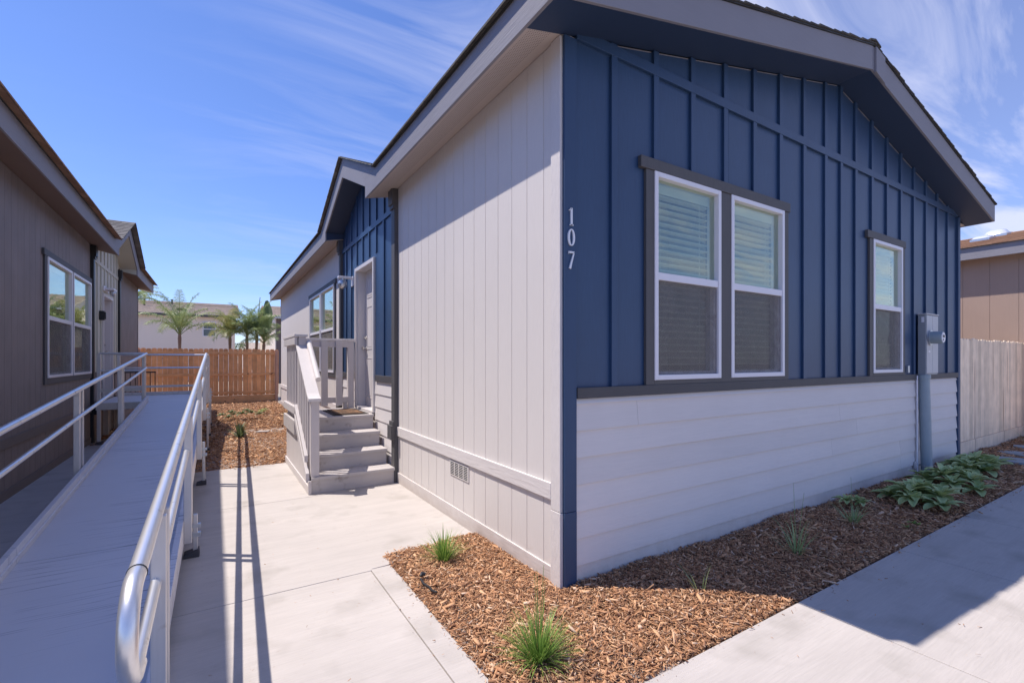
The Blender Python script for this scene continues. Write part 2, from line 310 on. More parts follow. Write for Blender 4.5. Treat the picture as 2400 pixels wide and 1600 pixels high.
def mulch_mat():
    m, t, p = newmat('bark_mulch'); L = t.links.new
    at = t.nodes.new('ShaderNodeAttribute'); at.attribute_name = 'tone'
    cr = t.nodes.new('ShaderNodeValToRGB'); e = cr.color_ramp.elements
    e[0].position = 0.0; e[0].color = (0.075, 0.033, 0.018, 1)
    e[1].position = 1.0; e[1].color = (0.68, 0.50, 0.36, 1)
    for ps, c in ((0.25, (0.24, 0.115, 0.06)), (0.5, (0.48, 0.235, 0.112)), (0.8, (0.68, 0.40, 0.215))):
        x = e.new(ps); x.color = rgba(c)
    L(at.outputs['Fac'], cr.inputs[0]); L(cr.outputs[0], p.inputs['Base Color'])
    p.inputs['Roughness'].default_value = 0.85
    tc = t.nodes.new('ShaderNodeTexCoord'); n = t.nodes.new('ShaderNodeTexNoise'); n.inputs['Scale'].default_value = 220; L(tc.outputs['Object'], n.inputs['Vector'])
    b = t.nodes.new('ShaderNodeBump'); b.inputs['Strength'].default_value = 0.5; b.inputs['Distance'].default_value = 0.002
    L(n.outputs['Fac'], b.inputs['Height']); L(b.outputs[0], p.inputs['Normal'])
    return m
M['mulch'] = mulch_mat()

def ramp_mat():
    m, t, p = newmat('ribbed_aluminium_deck'); L = t.links.new
    tc = t.nodes.new('ShaderNodeTexCoord')
    mp = t.nodes.new('ShaderNodeMapping'); mp.inputs['Scale'].default_value = (0.9, 60, 1); L(tc.outputs['Object'], mp.inputs[0])
    n = t.nodes.new('ShaderNodeTexNoise'); n.inputs['Scale'].default_value = 1.6; n.inputs['Detail'].default_value = 2; L(mp.outputs[0], n.inputs['Vector'])
    n2 = t.nodes.new('ShaderNodeTexNoise'); n2.inputs['Scale'].default_value = 1.4; n2.inputs['Detail'].default_value = 3; L(tc.outputs['Object'], n2.inputs['Vector'])
    # scuff marks: only where both noises are high
    r1 = t.nodes.new('ShaderNodeValToRGB'); r1.color_ramp.elements[0].position = 0.60; r1.color_ramp.elements[1].position = 0.67; L(n.outputs['Fac'], r1.inputs[0])
    r2 = t.nodes.new('ShaderNodeValToRGB'); r2.color_ramp.elements[0].position = 0.47; r2.color_ramp.elements[1].position = 0.62; L(n2.outputs['Fac'], r2.inputs[0])
    mu = t.nodes.new('ShaderNodeMath'); mu.operation = 'MULTIPLY'; L(r1.outputs[0], mu.inputs[0]); L(r2.outputs[0], mu.inputs[1])
    mr = t.nodes.new('ShaderNodeMapRange'); mr.inputs['To Min'].default_value = 0.90; mr.inputs['To Max'].default_value = 1.10; L(n2.outputs['Fac'], mr.inputs['Value'])
    sc = t.nodes.new('ShaderNodeVectorMath'); sc.operation = 'SCALE'; sc.inputs[0].default_value = (0.68, 0.665, 0.70); L(mr.outputs[0], sc.inputs['Scale'])
    mi = t.nodes.new('ShaderNodeMix'); mi.data_type = 'RGBA'; mi.inputs[7].default_value = (0.24, 0.24, 0.28, 1); L(mu.outputs[0], mi.inputs[0]); L(sc.outputs[0], mi.inputs[6])
    L(mi.outputs[2], p.inputs['Base Color'])
    p.inputs['Metallic'].default_value = 0.15; p.inputs['Roughness'].default_value = 0.5
    wv = t.nodes.new('ShaderNodeTexWave'); wv.wave_type = 'BANDS'; wv.bands_direction = 'Y'; wv.inputs['Scale'].default_value = 26; wv.inputs['Distortion'].default_value = 0
    L(tc.outputs['Object'], wv.inputs['Vector'])
    b = t.nodes.new('ShaderNodeBump'); b.inputs['Strength'].default_value = 0.15; b.inputs['Distance'].default_value = 0.003
    L(wv.outputs['Fac'], b.inputs['Height']); L(b.outputs[0], p.inputs['Normal'])
    return m
M['ramp'] = ramp_mat()

# ------------------------------------------------------------------ helpers
def tag(o, label=None, cat=None, group=None, kind=None):
    if label: o['label'] = label
    if cat: o['category'] = cat
    if group: o['group'] = group
    if kind: o['kind'] = kind
    return o
def thing(name, loc, label, cat, group=None):
    o = bpy.data.objects.new(name, None); o.location = loc; o.empty_display_size = 0.2
    col.objects.link(o); tag(o, label, cat, group); return o
def wloc(o):
    v = Vector((0, 0, 0))
    while o is not None: v += Vector(o.location); o = o.parent
    return v
IDM = lambda a, b, z: (a, b, z)
class MB:
    """collects shapes, then builds ONE mesh object"""
    def __init__(s, f=IDM): s.v = []; s.f = []; s.t = []; s.fn = f; s.smooth = False
    def add(s, vs, fs, tone=0.5):
        n = len(s.v); s.v += [s.fn(*p) for p in vs]; s.t += [tone] * len(vs); s.f += [tuple(i + n for i in q) for q in fs]
    def box(s, a0, a1, b0, b1, z0, z1, tone=0.5):
        s.add([(a0,b0,z0),(a1,b0,z0),(a1,b1,z0),(a0,b1,z0),(a0,b0,z1),(a1,b0,z1),(a1,b1,z1),(a0,b1,z1)],
              [(0,3,2,1),(4,5,6,7),(0,1,5,4),(1,2,6,5),(2,3,7,6),(3,0,4,7)], tone)
    def hexa(s, p8, tone=0.5):
        s.add(p8, [(0,3,2,1),(4,5,6,7),(0,1,5,4),(1,2,6,5),(2,3,7,6),(3,0,4,7)], tone)
    def prism(s, poly, d, tone=0.5):
        """poly: list of 3D points; d: extrusion vector"""
        n = len(poly)
        q = [(p[0]+d[0], p[1]+d[1], p[2]+d[2]) for p in poly]
        s.add(list(poly) + q, [tuple(range(n))[::-1], tuple(range(n, 2*n))] + [(i, (i+1) % n, n + (i+1) % n, n + i) for i in range(n)], tone)
    def tube(s, pts, r, seg=12, cap=True, tone=0.5):
        pts = [Vector(p) for p in pts]; rings = []; n0 = len(s.v)
        rr = r if isinstance(r, (list, tuple)) else [r] * len(pts)
        up = None
        for i, p in enumerate(pts):
            d = (pts[min(i+1, len(pts)-1)] - pts[max(i-1, 0)]).normalized()
            if up is None:
                up = Vector((0, 0, 1)) if abs(d.z) < 0.9 else Vector((1, 0, 0))
            a = d.cross(up).normalized(); b = a.cross(d).normalized(); up = b
            for k in range(seg):
                t = 2*math.pi*k/seg; q = p + (a*math.cos(t) + b*math.sin(t))*rr[i]
                s.v.append(s.fn(*q)); s.t.append(tone)
        for i in range(len(pts)-1):
            for k in range(seg):
                s.f.append((n0+i*seg+k, n0+i*seg+(k+1) % seg, n0+(i+1)*seg+(k+1) % seg, n0+(i+1)*seg+k))
        if cap:
            s.f.append(tuple(n0+k for k in range(seg))[::-1]); s.f.append(tuple(n0+(len(pts)-1)*seg+k for k in range(seg)))
    def pieces(s):
        """far-apart groups of loose islands, so that each becomes an object of its own"""
        n = len(s.v); par = list(range(n))
        def fd(i):
            while par[i] != i: par[i] = par[par[i]]; i = par[i]
            return i
        for f in s.f:
            a = fd(f[0])
            for q in f[1:]:
                b = fd(q)
                if a != b: par[b] = a
        root = [fd(i) for i in range(n)]
        ids = sorted(set(root)); ix = {q: k for k, q in enumerate(ids)}; isl = np.array([ix[q] for q in root]); k = len(ids)
        if k < 2 or k > 900: return None
        P = np.array(s.v); lo = np.full((k, 3), 1e9); hi = np.full((k, 3), -1e9)
        np.minimum.at(lo, isl, P); np.maximum.at(hi, isl, P); size = (hi-lo).max(axis=1)
        gap = np.maximum(0, np.maximum(lo[:, None]-hi[None], lo[None]-hi[:, None]))
        near = np.sqrt((gap**2).sum(axis=2)) <= np.maximum(.02, .5*np.maximum(size[:, None], size[None]))
        lab = -np.ones(k, int); c = 0
        for i in range(k):
            if lab[i] >= 0: continue
            st_ = [i]; lab[i] = c
            while st_:
                j = st_.pop()
                for q in np.nonzero(near[j] & (lab < 0))[0]: lab[q] = c; st_.append(q)
            c += 1
        if c < 2: return None
        return lab[isl], c
    def build(s, name, mat, parent=None, smooth=False, bevel=0.0, tone=False):
        if parent is not None and not tone:
            pc = s.pieces()
            if pc:
                lab, c = pc; first = None
                for q in range(c):
                    sub = MB(); idx = np.nonzero(lab == q)[0]; mp_ = {int(a): b for b, a in enumerate(idx)}
                    sub.v = [s.v[i] for i in idx]; sub.t = [s.t[i] for i in idx]
                    sub.f = [tuple(mp_[i] for i in f) for f in s.f if f[0] in mp_]
                    o = sub._build(name, mat, parent, smooth, bevel, tone); first = first or o
                return first
        return s._build(name, mat, parent, smooth, bevel, tone)
    def _build(s, name, mat, parent=None, smooth=False, bevel=0.0, tone=False):
        off = wloc(parent) if parent else Vector((0, 0, 0))
        me = bpy.data.meshes.new(name)
        me.from_pydata([(v[0]-off.x, v[1]-off.y, v[2]-off.z) for v in s.v], [], s.f)
        if tone:
            a = me.attributes.new('tone', 'FLOAT', 'POINT'); a.data.foreach_set('value', s.t)
        bm = bmesh.new(); bm.from_mesh(me); bmesh.ops.recalc_face_normals(bm, faces=bm.faces); bm.to_mesh(me); bm.free()
        me.materials.append(mat)
        if smooth:
            me.polygons.foreach_set('use_smooth', [True]*len(me.polygons))
        o = bpy.data.objects.new(name, me); col.objects.link(o)
        if parent: o.parent = parent
        if smooth: 
            me.set_sharp_from_angle(angle=R(50))
        if bevel:
            b = o.modifiers.new('bevel', 'BEVEL'); b.width = bevel; b.segments = 2; b.limit_method = 'ANGLE'; b.harden_normals = False
        return o
def copy_tree(o, parent=None):
    c = o.copy(); col.objects.link(c)
    c.parent = parent
    for ch in [x for x in bpy.data.objects if x.parent == o]: copy_tree(ch, c)
    return c

# ------------------------------------------------------------------ ground and paving
g = MB(); g.box(-150, 200, -120, 260, -0.5, -0.12)
tag(g.build('ground', M['ground']), 'dry bare ground around the homes', 'ground', kind='structure')
sl = MB(); sl.box(-0.815, 0.02, -0.88, 1.19, -0.11, -0.018); sl.box(0.02, 12.5, -0.88, 0.3, -0.11, -0.018); sl.box(-3.8, 0, 5.19, 17.3, -0.11, -0.018); 
tag(sl.build('soil', M['soil']), 'dark soil under the bark mulch beds', 'soil', kind='structure')

def slab(mb, poly, z1=0.0, z0=-0.10):
    mb.prism([(x, y, z0) for x, y in poly], (0, 0, z1 - z0))
J = 0.003
pm = MB()
def rect(mb, x0, x1, y0, y1): slab(mb, [(x0+J, y0+J), (x1-J, y0+J), (x1-J, y1-J), (x0+J, y1-J)])
# walk between the homes
ys = [-3.4, -1.1, 0.965, 3.15, 5.19]
for i in range(2): rect(pm, -3.0, -0.965, ys[i], ys[i+1])
rect(pm, -0.965, -0.815, -0.885, 0.99)
slab(pm, [(-3.0+0, 0.965+J), (-0.965, 0.965+J), (-0.95, 0.99+J), (-0.815, 1.0), (0.05, 1.19), (0.05, 3.15-J), (-3.0+J, 3.15-J)])
rect(pm, -3.0, 0.05, 3.15, 5.19)
for a, b in ((-3.4, 0.6), (0.6, 3.1), (3.1, 5.6), (5.6, 8.1), (8.1, 9.3)): rect(pm, -4.0, -3.0, a, b)
path = tag(pm.build('path', M['concrete'], bevel=0.004), 'pale concrete walk between the two homes', 'path', kind='structure')
pj_ = MB(); pj_.box(-4.0, 0.05, -3.4, 9.3, -0.11, -0.012)
# front sidewalk
sm = MB()
xs = [-4.0, -0.815, 1.15, 2.68, 4.2, 5.72, 7.24, 8.76, 10.3, 11.8, 13.3]
for i in range(len(xs)-1):
    y1 = -0.885 if i > 0 else -3.4
    rect(sm, xs[i], xs[i+1], -2.55, y1) if i > 0 else None
    rect(sm, xs[i], xs[i+1], -4.6, -3.4 if i == 0 else -2.55)
    rect(sm, xs[i], xs[i+1], -6.6, -4.6)
side = tag(sm.build('sidewalk', M['concrete'], bevel=0.004), 'pale concrete sidewalk in front of the navy home', 'sidewalk', kind='structure')
pj_.box(-0.815, 13.3, -6.6, -0.89, -0.112, -0.013)
tag(pj_.build('path_base', M['joint']), 'dark grit in the joints under the concrete slabs', 'path', kind='structure')
rd = MB(); rd.box(-120, 150, -16, -6.7, -0.118, -0.03)
M['asphalt'] = surf('asphalt', (0.055, 0.055, 0.058), 0.9, 0.2, 2, None, 120, 0.5, 0.004)
tag(rd.build('road', M['asphalt']), 'asphalt street in front of the homes', 'road', kind='structure')

# ------------------------------------------------------------------ homes
SL = 0.2226     # roof pitch
def window(Fm, a0, a1, z0, z1, parent, wmb=0.035, blinds='slats', low_dark=True, label=None):
    """double hung vinyl window: the mesh 'window' is the white frame; panes, blind, screen are sub-parts. Fm maps (along, outward, z)"""
    mid = (z0 + z1) / 2
    m = MB(Fm); fw = 0.038
    b0, b1 = -0.075, 0.034
    m.box(a0, a0+fw, b0, b1, z0, z1); m.box(a1-fw, a1, b0, b1, z0, z1)
    m.box(a0+fw, a1-fw, b0, b1, z1-fw, z1); m.box(a0+fw, a1-fw, b0, b1, z0, z0+fw)
    m.box(a0+fw, a1-fw, b0, b1-0.006, mid-0.028, mid+0.028)
    s = 0.022   # lower sash, set back
    m.box(a0+fw, a0+fw+s, b0, 0.004, z0+fw, mid-0.028); m.box(a1-fw-s, a1-fw, b0, 0.004, z0+fw, mid-0.028)
    m.box(a0+fw+s, a1-fw-s, b0, 0.004, z0+fw, z0+fw+s)
    wo = m.build('window', M['white'], parent, bevel=0.003)
    p = MB(Fm); p.box(a0+fw, a1-fw, -0.012, -0.008, mid+0.028, z1-fw); p.build('pane', M['glass'], wo)
    p = MB(Fm); p.box(a0+fw+s, a1-fw-s, -0.035, -0.031, z0+fw+s, mid-0.028); p.build('pane', M['glass_low'], wo)
    p = MB(Fm); p.box(a0+fw, a1-fw, 0.014, 0.015, z0+fw, mid-0.028); p.build('screen', M['screen'], wo)
    # room behind
    r = MB(Fm); d = -0.55
    r.add([(a0-.1, -0.12, z0-.05), (a1+.1, -0.12, z0-.05), (a1+.1, -0.12, z1+.05), (a0-.1, -0.12, z1+.05), (a0-.1, d, z0-.05), (a1+.1, d, z0-.05), (a1+.1, d, z1+.05), (a0-.1, d, z1+.05)],
          [(4,5,6,7), (0,1,5,4), (2,3,7,6), (0,4,7,3), (1,2,6,5)])
    r.build('room', M['inside'], wo)
    if blinds:
        q = MB(Fm); z = z0 + 0.06; tilt = -0.004 if blinds == 'slats' else -0.021
        step = 0.052 if blinds == 'slats' else 0.044
        while z < z1 - 0.12:
            q.add([(a0+fw+.012, -0.085-.022, z+tilt), (a1-fw-.012, -0.085-.022, z+tilt), (a1-fw-.012, -0.085+.022, z-tilt), (a0+fw+.012, -0.085+.022, z-tilt),
                   (a0+fw+.012, -0.085-.022, z+tilt+.005), (a1-fw-.012, -0.085-.022, z+tilt+.005), (a1-fw-.012, -0.085+.022, z-tilt+.005), (a0+fw+.012, -0.085+.022, z-tilt+.005)],
                  [(0,3,2,1),(4,5,6,7),(0,1,5,4),(1,2,6,5),(2,3,7,6),(3,0,4,7)])
            z += step
        q.box(a0+fw+.008, a1-fw-.008, -0.115, -0.06, z1-0.115, z1-0.045)
        for fr in (0.2, 0.8):
            a = a0 + (a1-a0)*fr; q.box(a-.0015, a+.0015, -0.062, -0.059, z0+.06, z1-.1)
        q.build('blind', M['blind'], wo)
    if label: wo['label'] = label
    return wo

def zspans(z0, z1, holes):
    sp = [(z0, z1)]
    for h0, h1 in holes:
        ns = []
        for a, b in sp:
            if h1 <= a or h0 >= b: ns.append((a, b)); continue
            if h0 > a: ns.append((a, h0))
            if h1 < b: ns.append((h1, b))
        sp = ns
    return sp
def holed(mb, a0, a1, z0, z1, holes, b0, b1, grooves=(), gap=0.0):
    cuts = sorted({a0, a1} | {h[0] for h in holes if a0 < h[0] < a1} | {h[1] for h in holes if a0 < h[1] < a1} | {q for q in grooves if a0 < q < a1})
    for c0, c1 in zip(cuts[:-1], cuts[1:]):
        e0 = c0 + (gap if c0 in grooves else 0); e1 = c1 - (gap if c1 in grooves else 0)
        if e1 - e0 < 0.003: continue
        hs = [(h[2], h[3]) for h in holes if h[0] < (c0+c1)/2 < h[1]]
        for s0, s1 in zspans(z0, z1, hs): mb.box(e0, e1, b0, b1, s0, s1)

def home(name, label, x0, sg, W, y0, y1, dz, mats, wins, gab=None, ov=0.28, front=False, ovr=0.33, gmin=0.206, end_over=0.30, nocourse=False, sho=0.042, dw=None, grp=None):
    """manufactured home. u runs inward from the long side wall at x0, sg = +1 when the home lies to +X of that wall"""
    root = thing(name, (x0, y0, 0), label, 'house', grp)
    X = lambda u: x0 + sg*u
    S = lambda a, b, z: (x0 - sg*b, a, z + dz)             # side wall frame: along y, outward, z
    U = lambda u, y, z: (x0 + sg*u, y, z + dz)
    zs, zf = 3.607, 3.545
    wall, trim, vtrim, sof, fas = mats['wall'], mats['trim'], mats.get('vtrim', mats['trim']), mats['soffit'], mats['fascia']
    holes = [(a, b, c, d) for a, b, c, d in wins]
    if gab:
        ya, yb, yp = gab['ya'], gab['yb'], (gab['ya'] + gab['yb'])/2
        segs = [(y0, gab['p0'])] + [(gab['p3'], y1)]
        zb = lambda y: gab['za'] - 0.42*abs(y - yp)        # bottom of gable fascia
    else: segs = [(y0, y1)]
    # side wall, vertical grooves
    m = MB(S)
    for a, b in segs:
        gs = []; q = a + 0.203
        while q < b - 0.05: gs.append(round(q, 4)); q += gmin
        holed(m, a, b, -0.03, zs+0.02, holes, -0.12, -0.006)
        holed(m, a + (0.09 if a == y0 else 0), b, 0.02, zs, holes, -0.006, 0.0, gs, 0.003)
    m.build('side_wall', wall, root)
    t = MB(S)
    for a, b in segs:
        aa = a + (0.1 if a == y0 else 0)
        t.box(aa, b, 0.0, 0.014, -0.03, 0.125); t.box(aa, b, 0.0, 0.02, 0.572, 0.682)
    t.build('trim_board', trim, root, bevel=0.003)
    t = MB(S); t.box(y0, y0+0.1, -0.02, 0.018, 0.51, zs-0.002); t.box(y0-0.004, y0+0.1, -0.02, 0.0205, -0.03, 0.507)
    t.build('corner_board', vtrim, root, bevel=0.003)
    # window trim
    for (a, b, c, d) in wins:
        t = MB(S); t.box(a-.16, b+.16, 0, 0.03, d, d+.085); t.box(a-.10, a, 0, 0.022, c-.085, d); t.box(b, b+.10, 0, 0.022, c-.085, d); t.box(a, b, 0, 0.022, c-.085, c)
        t.box((a+b)/2-.035, (a+b)/2+.035, -0.1, 0.022, c, d)
        t.build('window_trim', mats['dark'], root, bevel=0.003)
        for k, (p, q) in enumerate(((a, (a+b)/2-.035), ((a+b)/2+.035, b))):
            window(S, p, q, c, d, root, blinds=mats.get('blinds', 'slats'))
    # other walls
    m = MB(U)
    m.box(W-0.12, W, y0+0.12, y1-0.12, -0.03, zs+.01)
    m.build('far_wall', wall, root)
    m = MB(U); pk = zs + SL*W/2
    m.prism([(0.0, y1, -.03), (W, y1, -.03), (W, y1, zs), (W/2, y1, pk), (0.0, y1, zs)], (0, -0.115, 0)); m.build('rear_wall', wall, root)
    if not front:
        m = MB(U); m.prism([(0.0, y0+.0, -.03), (W, y0, -.03), (W, y0, zs), (W/2, y0, pk), (0.0, y0, zs)], (0, 0.115, 0)); m.build('front_wall', mats['gable'], root)
    # eaves
    yE0, yE1 = y0 - end_over, y1 + end_over
    fh = 0.24; th = 0.022
    runs = [(yE0, ya), (yb, yE1)] if gab else [(yE0, yE1)]
    m = MB(U)
    for a, b in runs: m.box(-ov-th, -ov, a, b, zf, zf+fh)
    if gab:
        zt = lambda y: zb(y) + 0.275
        yy0 = yp - (zt(yp) - (zf+fh))/0.42; yy1 = 2*yp - yy0
        poly = [(-ov, yy0, zf+fh), (-ov, ya, zf+fh), (-ov, ya, zb(ya)), (-ov, yp, zb(yp)), (-ov, yb, zb(yb)), (-ov, yb, zf+fh), (-ov, yy1, zf+fh), (-ov, yp, zt(yp))]
        # two halves to keep the faces convex enough
        m.prism([(-ov, yy0, zf+fh), (-ov, ya, zf+fh), (-ov, ya, zt(ya))], (-th, 0, 0))
        m.prism([(-ov, ya, zb(ya)), (-ov, yp, zb(yp)), (-ov, yp, zt(yp)), (-ov, ya, zt(ya))], (-th, 0, 0))
        m.prism([(-ov, yb, zb(yb)), (-ov, yp, zb(yp)), (-ov, yp, zt(yp)), (-ov, yb, zt(yb))], (-th, 0, 0))
        m.prism([(-ov, yy1, zf+fh), (-ov, yb, zf+fh), (-ov, yb, zt(yb))], (-th, 0, 0))
    m.box(W+ovr, W+ovr+th, yE0, yE1, zf-.01, zf+fh-.01)
    m.build('fascia', fas, root, bevel=0.002)
    # drip edge
    m = MB(U)
    if gab:
        m.box(-ov-th-.012, -ov-.002, yE0-.02, yy0, zf+fh, zf+fh+.016); m.box(-ov-th-.012, -ov-.002, yy1, yE1+.02, zf+fh, zf+fh+.016)
        for s_ in (0, 1):
            e = yy0 if s_ == 0 else yy1
            m.prism([(-ov, e, zf+fh), (-ov, yp, zt(yp)), (-ov, yp, zt(yp)+.018), (-ov, e, zf+fh+.018)], (-th-.014, 0, 0))
    else: m.box(-ov-th-.012, -ov-.002, yE0-.02, yE1+.02, zf+fh, zf+fh+.016)
    for s_, e in ((0, yE0), (1, yE1)):
        for (ua, za), (ub, zb_) in (((-ov-th-.012, zf+fh), (W/2, zf+fh+SL*(W/2+ov))), ((W+ovr+th+.012, zf+fh-.01), (W/2, zf+fh+SL*(W/2+ov)))):
            yo = e - (0.034 if s_ == 0 else -0.034)
            yi = e
            m.prism([(ua, yi, za), (ub, yi, zb_), (ub, yi, zb_+.016), (ua, yi, za+.016)], (0, yo - yi, 0))
    m.build('drip_edge', M['metal_edge'], root)
    # rake fascia at both ends
    m = MB(U)
    for e, d in ((yE0, -th), (yE1, th)):
        pkz = zf + SL*(W/2+ov)
        m.prism([(-ov-th, e, zf), (W/2-.0, e, pkz), (W/2, e, pkz+fh), (-ov-th, e, zf+fh)], (0, d, 0))
        m.prism([(W/2+.004, e, pkz), (W+ovr+th, e, zf-.01), (W+ovr+th, e, zf+fh-.01), (W/2+.004, e, pkz+fh)], (0, d, 0))
    m.build('rake_board', mats['rake'], root, bevel=0.002)
    if front:
        m = MB(U); e = yE0 - th
        m.prism([(W/2+.03, e, pkz-.02), (W/2+.24, e, pkz-.02-SL*.21-.012), (W/2+.24, e, pkz+fh-SL*.21-.004), (W/2+.03, e, pkz+fh-.006)], (0, -0.02, 0))
        m.build('ridge_cover_board', mats['rake'], root, bevel=0.002)
    # soffits
    def sof_quad(mm, ua, ub, a, b, off=0.0):
        za = zf + SL*(ua+ov) + off; zb2 = zf + SL*(ub+ov) + off
        mm.hexa([(ua, a, za), (ub, a, zb2), (ub, b, zb2), (ua, b, za), (ua, a, za+.012), (ub, a, zb2+.012), (ub, b, zb2+.012), (ua, b, za+.012)])
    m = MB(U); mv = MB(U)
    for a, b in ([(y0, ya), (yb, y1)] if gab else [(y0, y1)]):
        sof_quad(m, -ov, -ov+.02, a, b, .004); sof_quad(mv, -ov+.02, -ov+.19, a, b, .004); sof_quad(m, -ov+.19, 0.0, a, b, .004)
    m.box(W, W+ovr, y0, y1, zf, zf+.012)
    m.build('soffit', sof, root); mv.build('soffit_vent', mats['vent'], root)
    m = MB(U); mv = MB(U)
    def rake_sof(mm, e0, e1):
        pkz = zf + SL*(W/2+ov)
        mm.hexa([(-ov, e0, zf+.004), (W/2, e0, pkz+.004), (W/2, e1, pkz+.004), (-ov, e1, zf+.004), (-ov, e0, zf+.016), (W/2, e0, pkz+.016), (W/2, e1, pkz+.016), (-ov, e1, zf+.016)])
        mm.hexa([(W/2, e0, pkz+.004), (W+ovr, e0, zf-.006), (W+ovr, e1, zf-.006), (W/2, e1, pkz+.004), (W/2, e0, pkz+.016), (W+ovr, e0, zf+.006), (W+ovr, e1, zf+.006), (W/2, e1, pkz+.016)])
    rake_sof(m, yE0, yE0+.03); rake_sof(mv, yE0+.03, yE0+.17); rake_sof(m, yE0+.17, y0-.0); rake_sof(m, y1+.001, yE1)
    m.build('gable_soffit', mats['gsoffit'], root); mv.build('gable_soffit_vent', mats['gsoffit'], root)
    if gab:
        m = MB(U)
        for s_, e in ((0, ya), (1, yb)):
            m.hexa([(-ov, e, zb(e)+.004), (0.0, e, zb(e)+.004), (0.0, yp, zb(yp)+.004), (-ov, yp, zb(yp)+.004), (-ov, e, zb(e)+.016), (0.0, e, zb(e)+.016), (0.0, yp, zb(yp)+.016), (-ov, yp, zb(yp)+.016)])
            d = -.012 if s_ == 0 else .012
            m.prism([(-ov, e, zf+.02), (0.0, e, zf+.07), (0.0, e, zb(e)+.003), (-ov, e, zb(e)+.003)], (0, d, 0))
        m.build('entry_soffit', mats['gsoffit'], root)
    # roof: overlapping shingle courses
    m = MB(U)
    z_at = lambda u: zf + fh + 0.016 + SL*(u + ov)
    ph = [0.0]; step = 0.14
    umin = -ov - th - sho
    if nocourse: step = 0.6
    u = umin; i = 0
    rnd = random.Random(3)
    while u < W/2:
        u2 = min(u + step*1.25, W/2 + .01)
        spans = [(yE0-.045 + rnd.uniform(-.006, .006), yE1+.045)]
        if gab:
            hw = (yy1-yy0)/2*(1 - (u - umin)/((zt(yp)+.03 - z_at(umin))/SL))
            if hw > 0: spans = [(spans[0][0], yp-hw+.01), (yp+hw-.01, spans[0][1])]
        for a, b in spans:
            m.hexa([(u, a, z_at(u)), (u2, a, z_at(u2)-.004), (u2, b, z_at(u2)-.004), (u, b, z_at(u)), (u, a, z_at(u)+.018), (u2, a, z_at(u2)+.005), (u2, b, z_at(u2)+.005), (u, b, z_at(u)+.018)])
        u += step
    u = W + ovr + th + 0.022
    while u > W/2:
        u2 = max(u - step*1.25, W/2 - .01); zz = lambda q: z_at(W - q)
        a, b = yE0-.045 + rnd.uniform(-.006, .006), yE1+.045
        m.hexa([(u2, a, zz(u2)-.004), (u, a, zz(u)), (u, b, zz(u)), (u2, b, zz(u2)-.004), (u2, a, zz(u2)+.005), (u, a, zz(u)+.018), (u, b, zz(u)+.018), (u2, b, zz(u2)+.005)])
        u -= step
    for k in range(60):      # ridge caps
        a = yE0 - .05 + k*(yE1-yE0+.1)/60; b = a + (yE1-yE0+.1)/60 + .03; zr = z_at(W/2)
        m.prism([(W/2-.12, a, zr-.012), (W/2, a, zr+.02), (W/2+.12, a, zr-.012), (W/2+.12, a, zr+.004), (W/2, a, zr+.038+.006*(k % 2)), (W/2-.12, a, zr+.004)], (0, b-a-.03, 0))
    m.build('roof', mats['roof'], root)
    if gab:
        m = MB(U)
        ztr = lambda y: zt(y) + .018
        ub = (ztr(yp) - z_at(umin))/SL + umin + .02
        for e in (yy0-.02, yy1+.02):
            n_ = 12
            for k in range(n_):
                f0, f1 = k/n_, min(1.0, (k+1.25)/n_)
                ya_, yb_ = e + (yp-e)*f0, e + (yp-e)*f1
                ua_, ub_ = umin + (ub-umin)*f0, umin + (ub-umin)*f1
                za_, zb2 = zt(ya_)+.018, zt(yb_)+.018
                m.add([(umin-.012, ya_, za_), (max(ua_, umin+.05)+.12, ya_, za_), (ub_+.12, yb_, zb2-.004), (umin-.012, yb_, zb2-.004),
                       (umin-.012, ya_, za_+.018), (max(ua_, umin+.05)+.12, ya_, za_+.018), (ub_+.12, yb_, zb2+.005), (umin-.012, yb_, zb2+.005)],
                      [(0,3,2,1),(4,5,6,7),(0,1,5,4),(1,2,6,5),(2,3,7,6),(3,0,4,7)])
        m.build('entry_roof', mats['roof2'], root)
        # entry wall: battens above, laps below, pilasters
        p0, p1, p2, p3 = gab['p0'], gab['p1'], gab['p2'], gab['p3']
        dh = gab['door']
        bz0, bz1 = 1.205, 1.292
        m = MB(S)
        holed(m, p1, p2, bz0, zs-.02, [(dh[0], dh[1], dh[2], dh[3])], -0.12, -0.002)
        m.prism([(p1, -0.002, zs-.02), (ya+.0, -0.002, zb(ya)+.005), (yp, -0.002, zb(yp)+.005), (yb, -0.002, zb(yb)+.005), (p2, -0.002, zs-.02)], (0, -0.11, 0))
        # battens
        q = p1 + 0.26 if not gab.get('batt') else None
        bl = gab.get('batt') or [p1 + .07 + .355*k for k in range(9)]
        for b in bl:
            if b > p2-.08: continue
            top = min(zb(b+.025), zb(b)) if ya < b < yb else zs-.01
            for s0, s1 in zspans(bz1, top, [(dh[2], dh[3]+.05)] if dh[0]-.1 < b < dh[1]+.06 else []):
                m.box(b, b+.055, -0.002, 0.016, s0, s1)
        m.box(p1, p2, -0.001, 0.019, 3.36, 3.43)
        m.build('entry_wall', mats['gable'], root)
        m = MB(S)
        z = 0.0; k = 0
        holed(m, p1, p2, -0.03, bz0, [(dh[0], dh[1], dh[2], dh[3])], -0.12, -0.008)
        zz = -0.036
        while zz < bz0 - .02:
            zt2 = min(zz + .178, bz0)
            for s0, s1 in ((p1, dh[0]-.02), (dh[1]+.02, p2)):
                m.hexa([(s0, -.008, zz), (s1, -.008, zz), (s1, .012, zz), (s0, .012, zz), (s0, -.008, zt2), (s1, -.008, zt2), (s1, .0, zt2), (s0, .0, zt2)])
            zz += .178
        m.build('entry_lap_siding', mats['lap'], root, tone=True)
